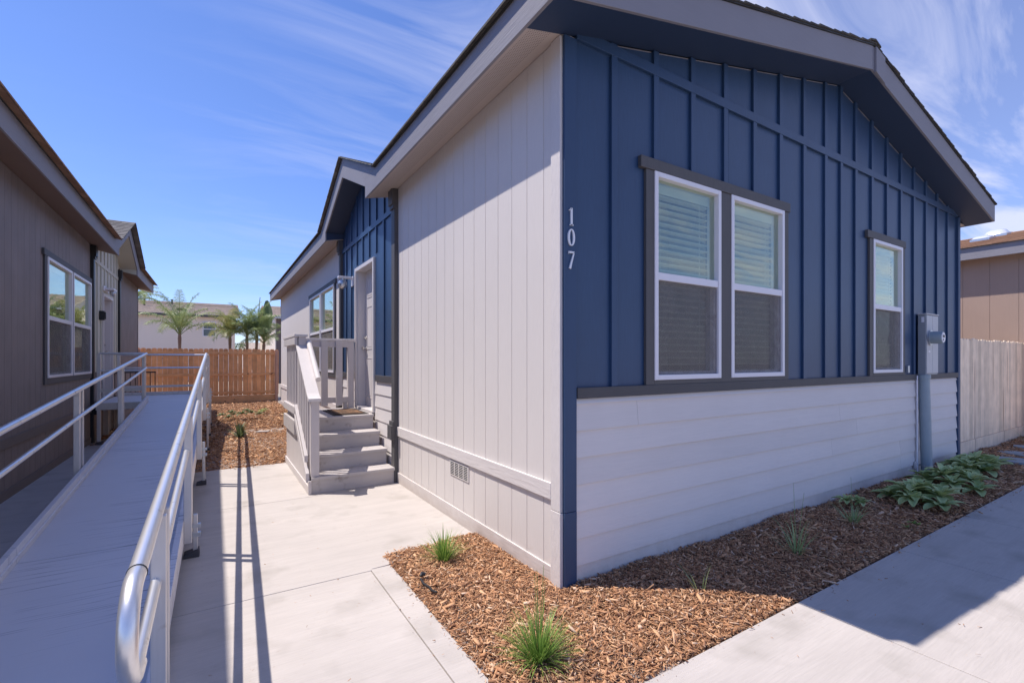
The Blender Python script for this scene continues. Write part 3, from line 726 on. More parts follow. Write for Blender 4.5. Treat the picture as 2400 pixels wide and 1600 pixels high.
        m = MB(S); m.box(p1, dh[0]-.06, -0.01, 0.024, bz0, bz1); m.box(dh[1]+.06, p2, -0.01, 0.024, bz0, bz1); m.build('entry_band', mats['dark'], root, bevel=.003)
        for s0, s1 in ((p0, p1), (p2, p3)):
            m = MB(S); m.box(s0, s1, -0.12, 0.05, -0.02, zs-.002)
            m.box(s0-.01, s1+.02, .05, 0.085, zs-.20, zs-.004); m.box(s0-.006, s1+.012, .05, .068, zs-.25, zs-.20)
            m.box(s0-.012, s1+.02, .05, .095, .53, .70); m.box(s0-.006, s1+.012, .05, .075, .70, .75)
            m.build('pilaster', mats['pil'], root, bevel=.004)
        # door
        d0, d1, dz0, dz1 = dh
        m = MB(S)
        m.box(d0-.0, d0+.055, -0.13, 0.028, dz0, dz1); m.box(d1-.055, d1, -0.13, 0.028, dz0, dz1); m.box(d0+.055, d1-.055, -0.13, 0.028, dz1-.055, dz1)
        m.box(d0+.055, d0+.075, -0.13, -0.01, dz0, dz1-.055); m.box(d1-.075, d1-.055, -0.13, -0.01, dz0, dz1-.055); m.box(d0+.055, d1-.055, -.14, .03, dz0-.03, dz0+.02)
        do = m.build('door_frame', mats['door'], root, bevel=.003)
        m = MB(S); l0, l1, lz0, lz1 = d0+.077, d1-.077, dz0+.022, dz1-.058
        bb = -0.125
        m.box(l0, l1, bb-.04, bb, lz0, lz1)
        wd = (l1-l0); 
        for cx in (.28, .72):
            for (za, zb3) in ((.06, .36), (.42, .74), (.80, .95)):
                hw_ = .165*wd; c = l0 + cx*wd; A, B = lz0 + za*(lz1-lz0), lz0 + zb3*(lz1-lz0)
                m.box(c-hw_, c+hw_, bb, bb+.006, A, A+.02); m.box(c-hw_, c+hw_, bb, bb+.006, B-.02, B); m.box(c-hw_, c-hw_+.02, bb, bb+.006, A+.02, B-.02); m.box(c+hw_-.02, c+hw_, bb, bb+.006, A+.02, B-.02)
                m.box(c-hw_+.035, c+hw_-.035, bb, bb+.004, A+.035, B-.035)
        dl = m.build('door', mats['door'], root, bevel=.002)
        m = MB(S); c = l1 - .07
        for zk, rk in ((dz0+.93, .028), (dz0+1.09, .026)):
            m.tube([(c, bb, zk), (c, bb+.01, zk)], .032, 16); m.tube([(c, bb+.01, zk), (c, bb+.045, zk)], .012, 12)
            if zk < dz0 + 1.0: m.tube([(c, bb+.040, zk), (c, bb+.05, zk), (c, bb+.065, zk), (c, bb+.075, zk)], [.014, rk, rk, .012], 16)
            else: m.tube([(c, bb+.01, zk), (c, bb+.026, zk)], .024, 16)
        m.build('door_knob', M['knob'], dl, smooth=True)
    return root

mats_main = dict(wall=M['wall'], trim=M['wall_trim'], vtrim=M['wall_vtrim'], soffit=M['soffit'], vent=M['soffit_vent'], fascia=M['fascia'], rake=M['fascia_x'], gable=M['blue'],
                 gsoffit=M['blue_soffit'], roof=M['shingle'], roof2=M['shingle_x'], dark=M['dark'], lap=M['lap'], pil=M['dark_v'], door=M['door'], blinds='slats')
W = 7.45
main = home('manufactured_home', 'navy and pale grey home numbered 107 with board and batten gable front', 0.0, 1, W, 0.0, 15.55, 0.0, mats_main,
            [(6.86, 9.5, 1.26, 2.93)],
            gab=dict(ya=3.624, yb=6.17, za=4.225, p0=3.24, p1=3.36, p2=6.2, p3=6.31, door=(4.23, 5.29, 0.76, 2.95)), front=True)

# front gable wall of the main home
F_ = lambda a, b, z: (a, -b, z)
zs = 3.607
fw_holes = [(0.844, 1.646, 1.352, 2.90), (1.791, 2.62, 1.352, 2.90), (4.53, 5.355, 1.35, 2.90)]
m = MB(F_)
holed(m, 0.0, W, 1.24, zs-.004, fw_holes, -0.12, -0.0)
m.prism([(0, 0, zs-.004), (W, 0, zs-.004), (W/2, 0, zs + SL*W/2)], (0, -0.1, 0))
m.v = m.v  # keep
main_fw = None
bat = [0.418 + 0.4276*k for k in range(8)] + [3.749] + [4.092 + 0.410*k for k in range(9)]
def wtop(x): return zs + SL*min(x, W-x)
for x in bat:
    if x > W-.1: continue
    hs = []
    if 0.68 < x+.03 < 2.73: hs = [(1.2, 2.985)]
    if 4.36 < x+.03 < 5.39: hs = [(1.2, 2.985)]
    for s0, s1 in zspans(1.318, wtop(x), hs): m.box(x, x+.056, 0.0, 0.022, s0, s1)
m.box(0.105, W-.08, 0.0, 0.0255, 3.612, 3.688)
m.build('gable_wall', M['blue'], main, bevel=0.002)
m = MB(F_)
m.box(0.003, 0.105, -0.018, 0.022, 0.51, zs+.0); m.box(0.003, 0.105, -0.018, 0.0235, -0.03, 0.508); m.box(W-.075, W+.012, -.1, 0.030, -0.03, zs)
m.build('gable_corner_board', M['blue_trim'], main, bevel=0.003)
# lap siding skirt
m = MB(F_); m.box(0.02, W-.02, -0.12, -0.008, -0.03, 1.24)
zb_ = 0.142 - .178; rnd = random.Random(5)
while zb_ < 1.22:
    zt_ = min(zb_ + .178, 1.243)
    js = sorted(rnd.uniform(.6, 7) for _ in range(1)) if .1 < zb_ < 1.1 else []
    if abs(zb_ - .854) < .02: js = [3.75]
    if abs(zb_ - .676) < .02: js = [4.15]
    e = [0.107] + js + [W-.077]
    for a, b in zip(e[:-1], e[1:]):
        m.hexa([(a+.001, -.008, zb_), (b-.001, -.008, zb_), (b-.001, .018, zb_), (a+.001, .018, zb_), (a+.001, -.008, zt_), (b-.001, -.008, zt_), (b-.001, .002, zt_), (a+.001, .002, zt_)], rnd.random())
    zb_ += .178
m.build('lap_siding', M['lap'], main, bevel=0.0012, tone=True)
m = MB(F_); m.box(0.107, W-.078, 0.0, 0.030, 1.245, 1.318); m.build('band_board', M['dark'], main, bevel=0.003)
# window trims (front)
m = MB(F_); m.box(.697, 2.72, 0, .034, 2.90, 2.985)
for a, b in ((.757, .844), (1.646, 1.791), (2.62, 2.70)): m.box(a, b, 0, .026, 1.318, 2.90)
for a, b in ((.844, 1.646), (1.791, 2.62)): m.box(a, b, 0, .026, 1.318, 1.352)
m.build('window_trim', M['dark_v'], main, bevel=0.003)
m = MB(F_); m.box(4.37, 5.385 + .06, 0, .034, 2.90, 2.985)
for a, b in ((4.44, 4.53), (5.355, 5.44)): m.box(a, b, 0, .026, 1.318, 2.90)
m.box(4.53, 5.355, 0, .026, 1.318, 1.35)
m.build('window_trim', M['dark_v'], main, bevel=0.003)
window(F_, *fw_holes[0][:2], 1.352, 2.90, main); window(F_, *fw_holes[1][:2], 1.352, 2.90, main)
window(F_, *fw_holes[2][:2], 1.35, 2.90, main, blinds='closed')
# pale caulk line under the gable soffit
m = MB(F_)
for i in range(len(bat)):
    a = bat[i] + .06; b = (bat[i+1] if i+1 < len(bat) else W-.1) - .012
    if b > W-.1 or b-a < .05: continue
    if a < W/2 < b: b = W/2-.02
    m.prism([(a, .0, wtop(a)-.012), (b, .0, wtop(b)-.012), (b, .0, wtop(b)-.006), (a, .0, wtop(a)-.006)], (0, .004, 0))
m.build('caulk_bead', M['fascia_x'], main)

# house number 107
def digit(kind, zc_, xc=0.053, h=0.112):
    m = MB(F_); s = h; bo = 0.0225; th = .010
    def stroke(pts, wds):
        # ribbon with thickness following pts (x,z), width per point
        n = len(pts)
        L_, R_ = [], []
        for i in range(n):
            p0 = Vector(pts[max(i-1, 0)]); p1 = Vector(pts[min(i+1, n-1)]); d = (p1-p0).normalized(); nn = Vector((-d.y, d.x))
            c = Vector(pts[i]); L_.append(c+nn*wds[i]/2); R_.append(c-nn*wds[i]/2)
        for i in range(n-1):
            q = [L_[i], L_[i+1], R_[i+1], R_[i]]
            m.add([(a.x*s+xc, bo, a.y*s+zc_) for a in q] + [(a.x*s+xc, bo+th, a.y*s+zc_) for a in q], [(0,1,2,3),(4,7,6,5),(0,4,5,1),(1,5,6,2),(2,6,7,3),(3,7,4,0)])
    if kind == '1':
        stroke([(0.01, -.5), (0.01, .5)], [.13, .13]); stroke([(-.13, -.48), (.15, -.48)], [.05, .05]); stroke([(0.0, .47), (-.15, .36)], [.06, .05])
    elif kind == '0':
        pts = []; wd = []
        for k in range(33):
            t_ = 2*math.pi*k/32; pts.append((.19*math.cos(t_), .46*math.sin(t_))); wd.append(.055 + .075*abs(math.cos(t_)))
        stroke(pts, wd)
    else:
        stroke([(-.20, .45), (.22, .45)], [.10, .10]); stroke([(-.195, .5), (-.195, .36)], [.04, .02])
        stroke([(.20, .45), (.12, .22), (.03, -.05), (-.05, -.30), (-.10, -.5)], [.07, .08, .10, .12, .13])
    return m
for k, zc_ in (('1', 2.432), ('0', 2.297), ('7', 2.15)):
    digit(k, zc_).build('house_number_digit', M['number'], main)

# foundation vent on the side wall
S_ = lambda a, b, z: (-b, a, z)
m = MB(S_); m.box(1.325, 1.722, 0.0, .008, .412, .552)
vn = m.build('foundation_vent', M['wall'], main, bevel=0.002)
m = MB(S_)
for c in range(4):
    for r in range(8):
        a = 1.345 + c*.093; z = .424 + r*.0152
        m.add([(a, .0085, z), (a+.078, .0085, z), (a+.078, .0085, z+.008), (a, .0085, z+.008), (a, .012, z+.009), (a+.078, .012, z+.009)],
              [(0,1,2,3), (3,2,5,4)])
m.build('vent_louvre', M['black'], vn)

# porch light
pl = thing('porch_light', (0.0, 5.48, 2.78), 'white wall light with clear globe beside the white door of the navy home', 'wall light')
m = MB(S_); m.box(5.42, 5.54, .0, .02, 2.70, 2.86); m.box(5.44, 5.52, .02, .24, 2.815, 2.85); m.build('bracket', M['white'], pl, bevel=.006)
m = MB(S_); m.tube([(5.48, .17, 2.815), (5.48, .17, 2.78)], .035, 16); m.tube([(5.48, .17, 2.78), (5.48, .17, 2.75), (5.48, .17, 2.70), (5.48, .17, 2.665), (5.48, .17, 2.65)], [.05, .068, .07, .05, .01], 16); m.build('globe', M['galv'], pl, smooth=True)

# electricity meter
mt = thing('meter_box', (6.0, 0, 0), 'grey electricity meter cabinet with round glass meter on the navy wall', 'electric meter')
m = MB(F_); m.box(5.856, 6.27, .022, .105, 1.31, 2.09); m.build('cabinet', M['meter'], mt, bevel=.005)
m = MB(F_); m.box(5.846, 6.28, .02, .118, 2.091, 2.106); m.box(5.864, 6.06, .106, .113, 1.33, 2.08); m.box(6.066, 6.262, .106, .113, 1.33, 2.08); m.build('cabinet_cover', M['cover'], mt, bevel=.003)
m = MB(F_); c = (5.955, 1.79)
m.tube([(c[0], .113, c[1]), (c[0], .135, c[1])], .095, 32); m.build('meter_collar', M['galv'], mt, smooth=True)
m = MB(F_); m.tube([(c[0], .135, c[1]), (c[0], .235, c[1]), (c[0], .25, c[1])], [.080, .078, .072], 32); mm_ = m.build('meter', M['conduit'], mt, smooth=True)
m = MB(F_); m.tube([(c[0], .250, c[1]), (c[0], .255, c[1])], .064, 32); m.build('meter_face', M['white'], mm_)
m = MB(F_); m.box(c[0]-.035, c[0]+.035, .2555, .257, c[1]+.0, c[1]+.03); m.box(c[0]-.03, c[0]+.0, .2555, .257, c[1]-.04, c[1]-.02); m.build('meter_display', M['black'], mm_)
m = MB(F_); m.box(5.853, 5.8555, .06, .09, 1.99, 2.06); m.box(5.92, 5.98, .1135, .1145, 1.60, 1.625); m.build('sticker', M['white'], mt)
m = MB(F_); m.tube([(5.90, .105, -.03), (5.90, .07, 1.31)], .060, 24); m.tube([(5.90, .071, 1.26), (5.90, .07, 1.309)], .072, 24); m.build('conduit', M['conduit'], mt, smooth=True)
m = MB(F_); m.tube([(5.90, .103, .13), (5.90, .103, .142)], .065, 24); m.box(5.80, 6.0, .02, .035, .128, .144); m.build('pipe_clamp', M['galv'], mt)
m = MB(F_); m.tube([(5.80, .035, .0), (5.80, .035, .3), (5.815, .03, .5), (5.81, .03, 1.3)], .010, 8); m.build('ground_wire_conduit', M['white'], mt)
m = MB(F_); m.box(5.73, 5.775, .02, .04, .10, .19); m.build('splice_box', M['lap'], mt, bevel=.003)
m = MB(F_); m.box(5.53, 5.58, .0, .03, 1.34, 1.43)
tag(m.build('outlet_cover', M['galv'], bevel=.004), 'tiny grey outlet cover on the navy wall between window and meter', 'outlet')

# ------------------------------------------------------------------ left home
mats_left = dict(wall=M['brown'], trim=M['brown_trim'], soffit=M['brown_soffit'], vent=M['brown_soffit'], fascia=M['fascia'], rake=M['fascia_x'], gable=M['cream'],
                 gsoffit=M['cream'], roof=M['shingle_br'], roof2=M['shingle_x'], dark=M['dark'], lap=M['brown'], pil=M['black'], door=M['door'], blinds='closed')
left = home('manufactured_home', 'dark brown home with cream entry gable beside the wheelchair ramp', -3.82, -1, 7.45, -0.6, 15.15, -0.02, mats_left,
            [(6.19, 8.80, 1.28, 2.90)],
            gab=dict(ya=9.42, yb=12.0, za=4.225, p0=8.86, p1=8.98, p2=11.65, p3=11.77, door=(9.9, 10.98, 0.76, 2.86)), ov=0.31, sho=0.10)  # roof edge extended outward to widen the shadow it casts on the path
SLf = lambda a, b, z: (-3.82 + b, a, z)
m = MB(SLf); m.box(9.62, 9.70, .0, .08, 2.28, 2.46); m.box(9.63, 9.69, .08, .10, 2.30, 2.44)
tag(m.build('wall_lantern', M['black'], bevel=.006), 'small black wall lantern beside the door of the brown home', 'wall light')
pl = thing('porch_light', (-3.82, 10.3, 2.9), 'white eave light over the door of the brown home', 'wall light')
m = MB(SLf); m.box(10.0, 10.5, .0, .02, 2.90, 3.0); m.box(10.08, 10.45, .02, .16, 2.93, 2.97); m.build('bracket', M['white'], pl, bevel=.006)
m = MB(SLf); m.tube([(10.25, .12, 2.93), (10.25, .12, 2.90), (10.25, .12, 2.86), (10.25, .12, 2.82)], [.03, .055, .055, .02], 16); m.build('globe', M['galv'], pl, smooth=True)
# left home's own landing with black iron rail
pr = thing('porch_landing', (-3.4, 10.2, 0), 'low wooden landing with thin black iron railing at the brown home door', 'porch')
m = MB(); m.box(-3.79, -3.0, 9.9, 11.2, .60, .66); m.build('deck', M['steps'], pr)
m = MB(); 
for x_, y_ in ((-3.76, 9.95), (-3.04, 11.15), (-3.76, 11.15)): m.box(x_-.04, x_+.04, y_-.04, y_+.04, -.02, .6)
m.build('post', M['steps_v'], pr)
m = MB()
for k in range(9): m.tube([(-3.76 + .088*k, 10.9, .66), (-3.76 + .088*k, 10.9, 1.22)], .008, 6)
m.tube([(-3.78, 10.9, 1.23), (-3.04, 10.9, 1.23)], .014, 8); m.tube([(-3.78, 10.9, .72), (-3.04, 10.9, .72)], .010, 8)
m.build('iron_railing', M['black'], pr)

# ------------------------------------------------------------------ neighbour to the right
mats_r = dict(wall=M['tanhouse'], trim=M['tanhouse'], soffit=M['tanhouse'], vent=M['tanhouse'], fascia=M['fascia'], rake=M['fascia_x'], gable=M['tanhouse'],
              gsoffit=M['tanhouse'], roof=M['shingle_br'], roof2=M['shingle_br'], dark=M['dark'], lap=M['tanhouse'], pil=M['dark'], door=M['door'])
right = home('manufactured_home', 'tan home with brown shingle roof behind the pale fence', 11.4, 1, 7.4, -0.9, 13.0, 0.0, mats_r, [], gab=None, gmin=0.41)
def zroof(x): return 3.80 + SL*(x - 11.1)
for (xc, yc, hx, hy, hh, lb) in ((14.6, 1.12, .20, .22, .11, 'domed skylight nearest the picture edge on the brown shingle roof'), (13.5, 1.12, .24, .17, .05, 'low flat skylight on the brown shingle roof')):
    sk = thing('skylight', (xc, yc, zroof(xc)), lb, 'skylight', 'skylights on the neighbour roof')
    m = MB()
    zq = lambda x, d: zroof(x) + d
    m.hexa([(xc-hx, yc-hy, zq(xc-hx, 0)), (xc+hx, yc-hy, zq(xc+hx, 0)), (xc+hx, yc+hy, zq(xc+hx, 0)), (xc-hx, yc+hy, zq(xc-hx, 0)),
            (xc-hx, yc-hy, zq(xc-hx, .06)), (xc+hx, yc-hy, zq(xc+hx, .06)), (xc+hx, yc+hy, zq(xc+hx, .06)), (xc-hx, yc+hy, zq(xc-hx, .06))])
    m.build('curb', M['galv'], sk)
    m = MB(); nn = 8; vs = []; fs = []
    for i in range(nn+1):
        for j in range(nn+1):
            a = -1+2*i/nn; b = -1+2*j/nn
            vs.append((xc+a*hx*.93, yc+b*hy*.93, zq(xc+a*hx*.93, .062 + hh*((1-a**4)*(1-b**4))**.5)))
    for i in range(nn):
        for j in range(nn): k = i*(nn+1)+j; fs.append((k, k+nn+1, k+nn+2, k+1))
    m.add(vs, fs); m.build('dome', M['skylight'], sk, smooth=True)

# ------------------------------------------------------------------ houses beyond the rear fence
def far_house(name, label, x0, x1, yf, depth, ze, zr, wallm, frontm, wins, ov=.5):
    r = thing(name, ((x0+x1)/2, yf, 0), label, 'house')
    m = MB(); yr = yf + depth/2
    m.box(x0, x1, yf+.02, yf+depth, -.1, ze-.05)
    for e, d in ((x0, .05), (x1, -.05)): m.prism([(e, yf, ze-.06), (e, yf+depth, ze-.06), (e, yr, zr-.12)], (d, 0, 0))
    m.build('side_wall', wallm, r)
    m = MB(); m.box(x0+.06, x1-.06, yf-.02, yf+.02, -.1, ze-.05); m.build('front_wall', frontm, r)
    m = MB(); s = (zr-ze)/(depth/2); n = 22
    for k in range(n):
        for sg_ in (0, 1):
            ya = yf-ov + (depth/2+ov)*k/n; yb = ya + (depth/2+ov)/n*1.2
            za = ze - s*ov + s*(ya-(yf-ov)); zb2 = ze - s*ov + s*(yb-(yf-ov))
            if sg_: ya, yb = 2*yr-ya, 2*yr-yb
            m.hexa([(x0-.35, ya, za), (x1+.35, ya, za), (x1+.35, yb, zb2-.01), (x0-.35, yb, zb2-.01), (x0-.35, ya, za+.06), (x1+.35, ya, za+.06), (x1+.35, yb, zb2+.01), (x0-.35, yb, zb2+.01)])
    m.build('roof', M['shingle_tan'], r)
    m = MB(); m.box(x0-.35, x1+.35, yf-ov-.03, yf-ov, ze-s*ov-.16, ze-s*ov+.02); m.build('fascia', M['dark'] if frontm is not M['stucco_shaded'] else M['white'], r)
    for (a, b, c, d) in wins:
        m = MB(); f = .07
        m.box(a, b, yf-.06, yf-.02, c, c+f); m.box(a, b, yf-.06, yf-.02, d-f, d); m.box(a, a+f, yf-.06, yf-.02, c+f, d-f); m.box(b-f, b, yf-.06, yf-.02, c+f, d-f); m.box(a+f, b-f, yf-.06, yf-.02, (c+d)/2-.03, (c+d)/2+.03)
        wo = m.build('window', M['white'], r)
        m = MB(); m.box(a+f, b-f, yf-.035, yf-.03, c+f, d-f); m.build('pane', M['dpane'], wo)
    return r
M['dpane'] = surf('dark_window_pane', (0.05, 0.065, 0.08), 0.08, 0.1, 3, None, 5, 0.02, 0.001, spec=0.8)
fh1 = far_house('two_storey_house', 'pale stucco two storey house with tan tiled roof behind the rear fence and palms', -14, -0.55, 42, 9, 5.15, 6.05+.35, M['stucco'], M['stucco'],
          [(-2.75, -1.85, 3.35, 4.55), (-7.85, -6.95, 3.35, 4.55)])
for (a, b, c) in ((-6.6, 44.2, .35), (-4.9, 45.2, .3)):
    m = MB(); m.tube([(a, b, 5.6), (a, b, 6.1+c)], .06, 8); m.tube([(a, b, 6.1+c), (a, b, 6.16+c)], .1, 8)
    m.build('roof_vent_pipe', M['black'], fh1)
m = MB(); m.box(-4.45, -3.85, 42.6, 42.9, 5.42, 5.55); m.build('attic_vent', M['black'], fh1)
far_house('single_storey_house', 'stucco house with tan roof and front wall coloured dark for its shade past the far end of the lot', 1.62, 14, 34, 13, 4.6, 5.85, M['stucco'], M['stucco_shaded'], [], ov=.45)
far_house('distant_house', 'low peach house with pale roof far behind the palm cluster', 2.2, 9.5, 90, 8, 2.9, 4.6, M['stucco'], M['tanhouse'], [])

# ------------------------------------------------------------------ fences
YF = 17.2
rf = thing('rear_fence', (-1.9, YF, 0), 'reddish cedar picket fence across the far end of the side yard', 'fence')
m = MB(); x = -5.0; rnd = random.Random(11)
while x < 0.02:
    wd = .138; h = 1.90 + rnd.uniform(-.012, .012); e = .03
    z0 = .24
    m.prism([(x, YF, z0), (x+wd, YF, z0), (x+wd, YF, h-e), (x+wd-e, YF, h), (x+e, YF, h), (x, YF, h-e)], (0, .018, 0), rnd.random())
    x += wd + rnd.choice([.004, .006, .008, .016])
m.build('pickets', M['cedar'], rf, tone=True)
for z in (.30, .95, 1.70):
    m = MB(); m.box(-4.05, 0.0, YF-.04, YF-.001, z, z+.085); m.build('rail', M['cedar_h'], rf, bevel=.004)
m = MB(); m.box(-4.05, 0.0, YF-.02, YF-.001, -.05, .235); m.build('kickboard', M['cedar_h'], rf, bevel=.004)
for x in (-4.02, -2.0, .03):
    m = MB(); m.box(x-.045, x+.045, YF-.09 if x > -1 or x < -3 else YF+.02, YF-.0405 if x > -1 or x < -3 else YF+.1, -.05, 1.86); m.build('post', M['redpine'], rf, bevel=.004)

sf = thing('side_fence', (9.8, .06, 0), 'pale new pine picket fence between the navy home and the tan home', 'fence')
m = MB(); x = W + .03; 
while x < 13.2:
    wd = .138; h = 1.84 + rnd.uniform(-.012, .012); e = .025
    m.prism([(x, .05, .24), (x+wd, .05, .24), (x+wd, .05, h-e), (x+wd-e, .05, h), (x+e, .05, h), (x, .05 + .004*(rnd.random()), h-e)], (0, .018, 0), rnd.random())
    x += wd + rnd.choice([.003, .005, .009])
m.build('pickets', M['pine_picket'], sf, bevel=.002, tone=True)
m = MB(); m.box(W+.03, 13.2, .04, .066, -.05, .235); m.build('kickboard', M['pine'], sf, bevel=.003)
for z in (.35, 1.0, 1.62):
    m = MB(); m.box(W+.03, 13.2, .069, .108, z, z+.085); m.build('rail', M['pine'], sf)
m = MB(); m.box(W+.03, W+.12, .109, .2, -.05, 1.80); m.build('post', M['pine'], sf)

# ------------------------------------------------------------------ entry steps of the main home
st = thing('entry_steps', (-.5, 4.2, 0), 'painted greige wooden steps with slatted railing up to the white front door', 'steps')
XL, XR = -1.0, -0.045
ny = [3.255, 3.555, 3.86, 4.16]; nz = [.187, .375, .562, .75]
for i in range(4):
    back = (ny[i+1] + .03) if i < 3 else 5.30
    if i < 3:
        m = MB(); m.box(XL+.004, XR, ny[i]-.025, ny[i]+.13, nz[i]-.036, nz[i]); m.box(XL+.004, XR, ny[i]+.136, back, nz[i]-.036, nz[i]); m.build('tread', M['steps'], st, bevel=.004)
    m = MB(); m.box(XL+.006, XR-.004, ny[i], ny[i]+.03, (nz[i-1] if i else 0)-.002, nz[i]-.037); m.build('riser', M['steps'], st, bevel=.003)
m = MB(); y = ny[3]-.025
while y < 5.28:
    m.box(XL+.004, XR, y, min(y+.14, 5.3), nz[3]-.036, nz[3]); y += .146
m.build('deck', M['steps'], st, bevel=.004)
# left side skirt and boards (outer face at XL-.02)
m = MB(); Y0 = 3.27
m.prism([(XL-.0, Y0, 0), (XL, 5.28, 0), (XL, 5.28, .72), (XL, 4.2, .72), (XL, Y0, .13)], (-.012, 0, 0)); m.build('skirt_panel', M['steps_v'], st)
m = MB(); m.box(XL-.03, XL-.013, 3.25, 5.29, .0, .09); m.box(XL-.03, XL+.003, 3.225, 3.26, 0, .15); m.build('skirt_base_board', M['steps_v'], st, bevel=.003)
m = MB(); m.box(XL-.05, XL-.013, 4.2, 5.30, .54, .72); m.build('rim_board', M['steps'], st, bevel=.004)
m = MB(); m.box(XL-.05, XL-.013, 4.18, 5.30, .80, .90)
m.build('bottom_rail', M['steps_v'], st, bevel=.004)
# sloped stringer board and bottom rail of the stair flight
sl_ = .64
def slope_board(y0_, y1_, zA, h, xa, xb, nm, mt_):
    m = MB(); m.prism([(xa, y0_, zA), (xa, y1_, zA+sl_*(y1_-y0_)), (xa, y1_, zA+sl_*(y1_-y0_)+h), (xa, y0_, zA+h)], (xb-xa, 0, 0)); return m.build(nm, mt_, st, bevel=.004)
slope_board(3.27, 4.18, .13, .10, XL-.05, XL-.013, 'stringer', M['steps_v'])
slope_board(3.36, 4.175, .34, .075, XL-.05, XL-.013, 'bottom_rail', M['steps_v'])
# newels
def post(x, y, z0, z1, nm='newel_post', s=.045):
    m = MB(); m.box(x-s, x+s, y-s, y+s, z0, z1); return m.build(nm, M['steps_v'], st, bevel=.004)
post(XL+.045, 3.30, .187, 1.04)
post(XL+.045, 4.23, .75, 1.80)
post(XL+.045, 5.25, .75, 1.80)
post(-.10, 5.25, .75, 1.80)
# caps
def capb(x0_, x1_, y0_, y1_, z): 
    m = MB(); m.box(x0_, x1_, y0_, y1_, z, z+.036); m.build('rail_cap', M['steps_cap'], st, bevel=.005)
capb(XL-.05, XL+.11, 4.17, 5.32, 1.80)
capb(XL+.112, -.045, 5.19, 5.32, 1.795)
m = MB(); m.box(XL-.045, XL-.01, 4.19, 5.31, 1.70, 1.798); m.box(XL+.09, -.145, 5.20, 5.235, 1.70, 1.794); m.build('top_rail', M['steps_v'], st, bevel=.003)
# sloped cap with kicked end on the newel
m = MB(); xa, xb = XL-.03, XL+.10
pts = [(3.215, 1.035), (3.27, 1.052), (3.34, 1.085), (4.185, 1.085+.68*.845)]
top = [(xa, y, z+.034) for y, z in pts]; bot = [(xa, y, z) for y, z in pts][::-1]
for (p, q) in zip(pts[:-1], pts[1:]):
    m.prism([(xa, p[0], p[1]), (xa, q[0], q[1]), (xa, q[0], q[1]+.034), (xa, p[0], p[1]+.034)], (xb-xa, 0, 0))
m.build('rail_cap', M['steps_cap'], st)
# round grab rail, inboard
m = MB(); m.tube([(XL+.125, 3.52, 1.27), (XL+.125, 4.20, 1.27+.68*.68)], .034, 14); m.build('grab_rail', M['steps_cap'], st, smooth=True)
# back railing slats
for a in (-.72, -.50, -.285):
    m = MB(); m.box(a-.048, a+.048, 5.165, 5.196, .80, 1.79); m.build('slat', M['steps_v'], st, bevel=.003)
m = MB(); m.box(XL+.09, -.145, 5.20, 5.235, .84, .93); m.build('bottom_rail', M['steps_v'], st, bevel=.003)
m = MB(); m.box(-.22, -.16, 5.19, 5.26, .75, .84); m.build('foot_block', M['steps'], st)
# side balusters: deck part and flight part
for k in range(7):
    y = 4.36 + .145*k; m = MB(); m.box(XL-.078, XL-.051, y-.03, y+.03, .81, 1.79) if False else m.box(XL-.012, XL+.012, y-.022, y+.022, .905, 1.70)
    m.build('baluster', M['steps_v'], st, bevel=.002)
m = MB(); m.box(XL-.012, XL+.012, 4.28, 5.2, .86, .904); m.build('bottom_rail', M['steps_v'], st)
for k in range(6):
    y = 3.42 + .125*k; zt_ = 1.10 + .68*(y-3.34); zb2 = .36 + sl_*(y-3.36)
    m = MB(); m.hexa([(XL-.012, y-.022, zb2+.02), (XL+.012, y-.022, zb2+.02), (XL+.012, y+.022, zb2+.02), (XL-.012, y+.022, zb2+.02),
                      (XL-.012, y-.022, zt_-.03), (XL+.012, y-.022, zt_-.03), (XL+.012, y+.022, zt_+.0), (XL-.012, y+.022, zt_+.0)]); m.build('baluster', M['steps_v'], st, bevel=.002)
# door mat
dm = thing('doormat', (-.32, 4.6, .75), 'brown coir doormat with dark rim on the top step before the white door', 'doormat')
m = MB(); m.box(-.56, -.09, 4.22, 5.0, .751, .760); m.build('mat_rim', M['mat_edge'], dm, bevel=.003)
m = MB(); m.box(-.51, -.14, 4.29, 4.93, .7605, .7680); m.build('mat_pile', M['mat'], dm, bevel=.003)

# ------------------------------------------------------------------ wheelchair ramp
KX = .0049
RF = lambda x, y, z: (x + KX*y, y, z)
rp = thing('wheelchair_ramp', (-2.6, 4, 0), 'aluminium wheelchair ramp with tube handrails rising to the brown home', 'ramp')
zd = lambda y: min(.042 + .08*y, .73) if y > -.55 else max(.003, .042+.08*y)
XI, XO = -3.00, -2.155
seams = [-.62, 1.85, 4.30, 6.76, 8.62]
for a, b in zip(seams[:-1], seams[1:]):
    m = MB(RF); a_, b_ = a+.004, b-.004
    n = max(2, int((b_-a_)/.3))
    m.hexa([(XI, a_, zd(a_)-.03), (XO, a_, zd(a_)-.03), (XO, b_, zd(b_)-.03), (XI, b_, zd(b_)-.03), (XI, a_, zd(a_)), (XO, a_, zd(a_)), (XO, b_, zd(b_)), (XI, b_, zd(b_))])
    m.build('ramp_panel', M['ramp'], rp, bevel=.002)
m = MB(RF); m.hexa([(XI, -.95, -.004), (XO, -.95, -.004), (XO, -.62, -.004), (XI, -.62, -.004), (XI, -.95, .003), (XO, -.95, .003), (XO, -.62, .012), (XI, -.62, .012)]); m.build('transition_plate', M['galv'], rp)
m = MB(RF); m.box(-3.72, XO, 8.63, 10.6, .68, .73); m.build('landing', M['ramp'], rp, bevel=.003)
m = MB(RF); m.box(-3.74, XI-.03, 8.57, 8.625, .61, .735); m.box(-3.74, -2.11, 10.605, 10.65, .61, .80); m.box(-3.745, -3.722, 8.63, 10.6, .61, .735); m.build('landing_beam', M['alu_post'], rp, bevel=.003)
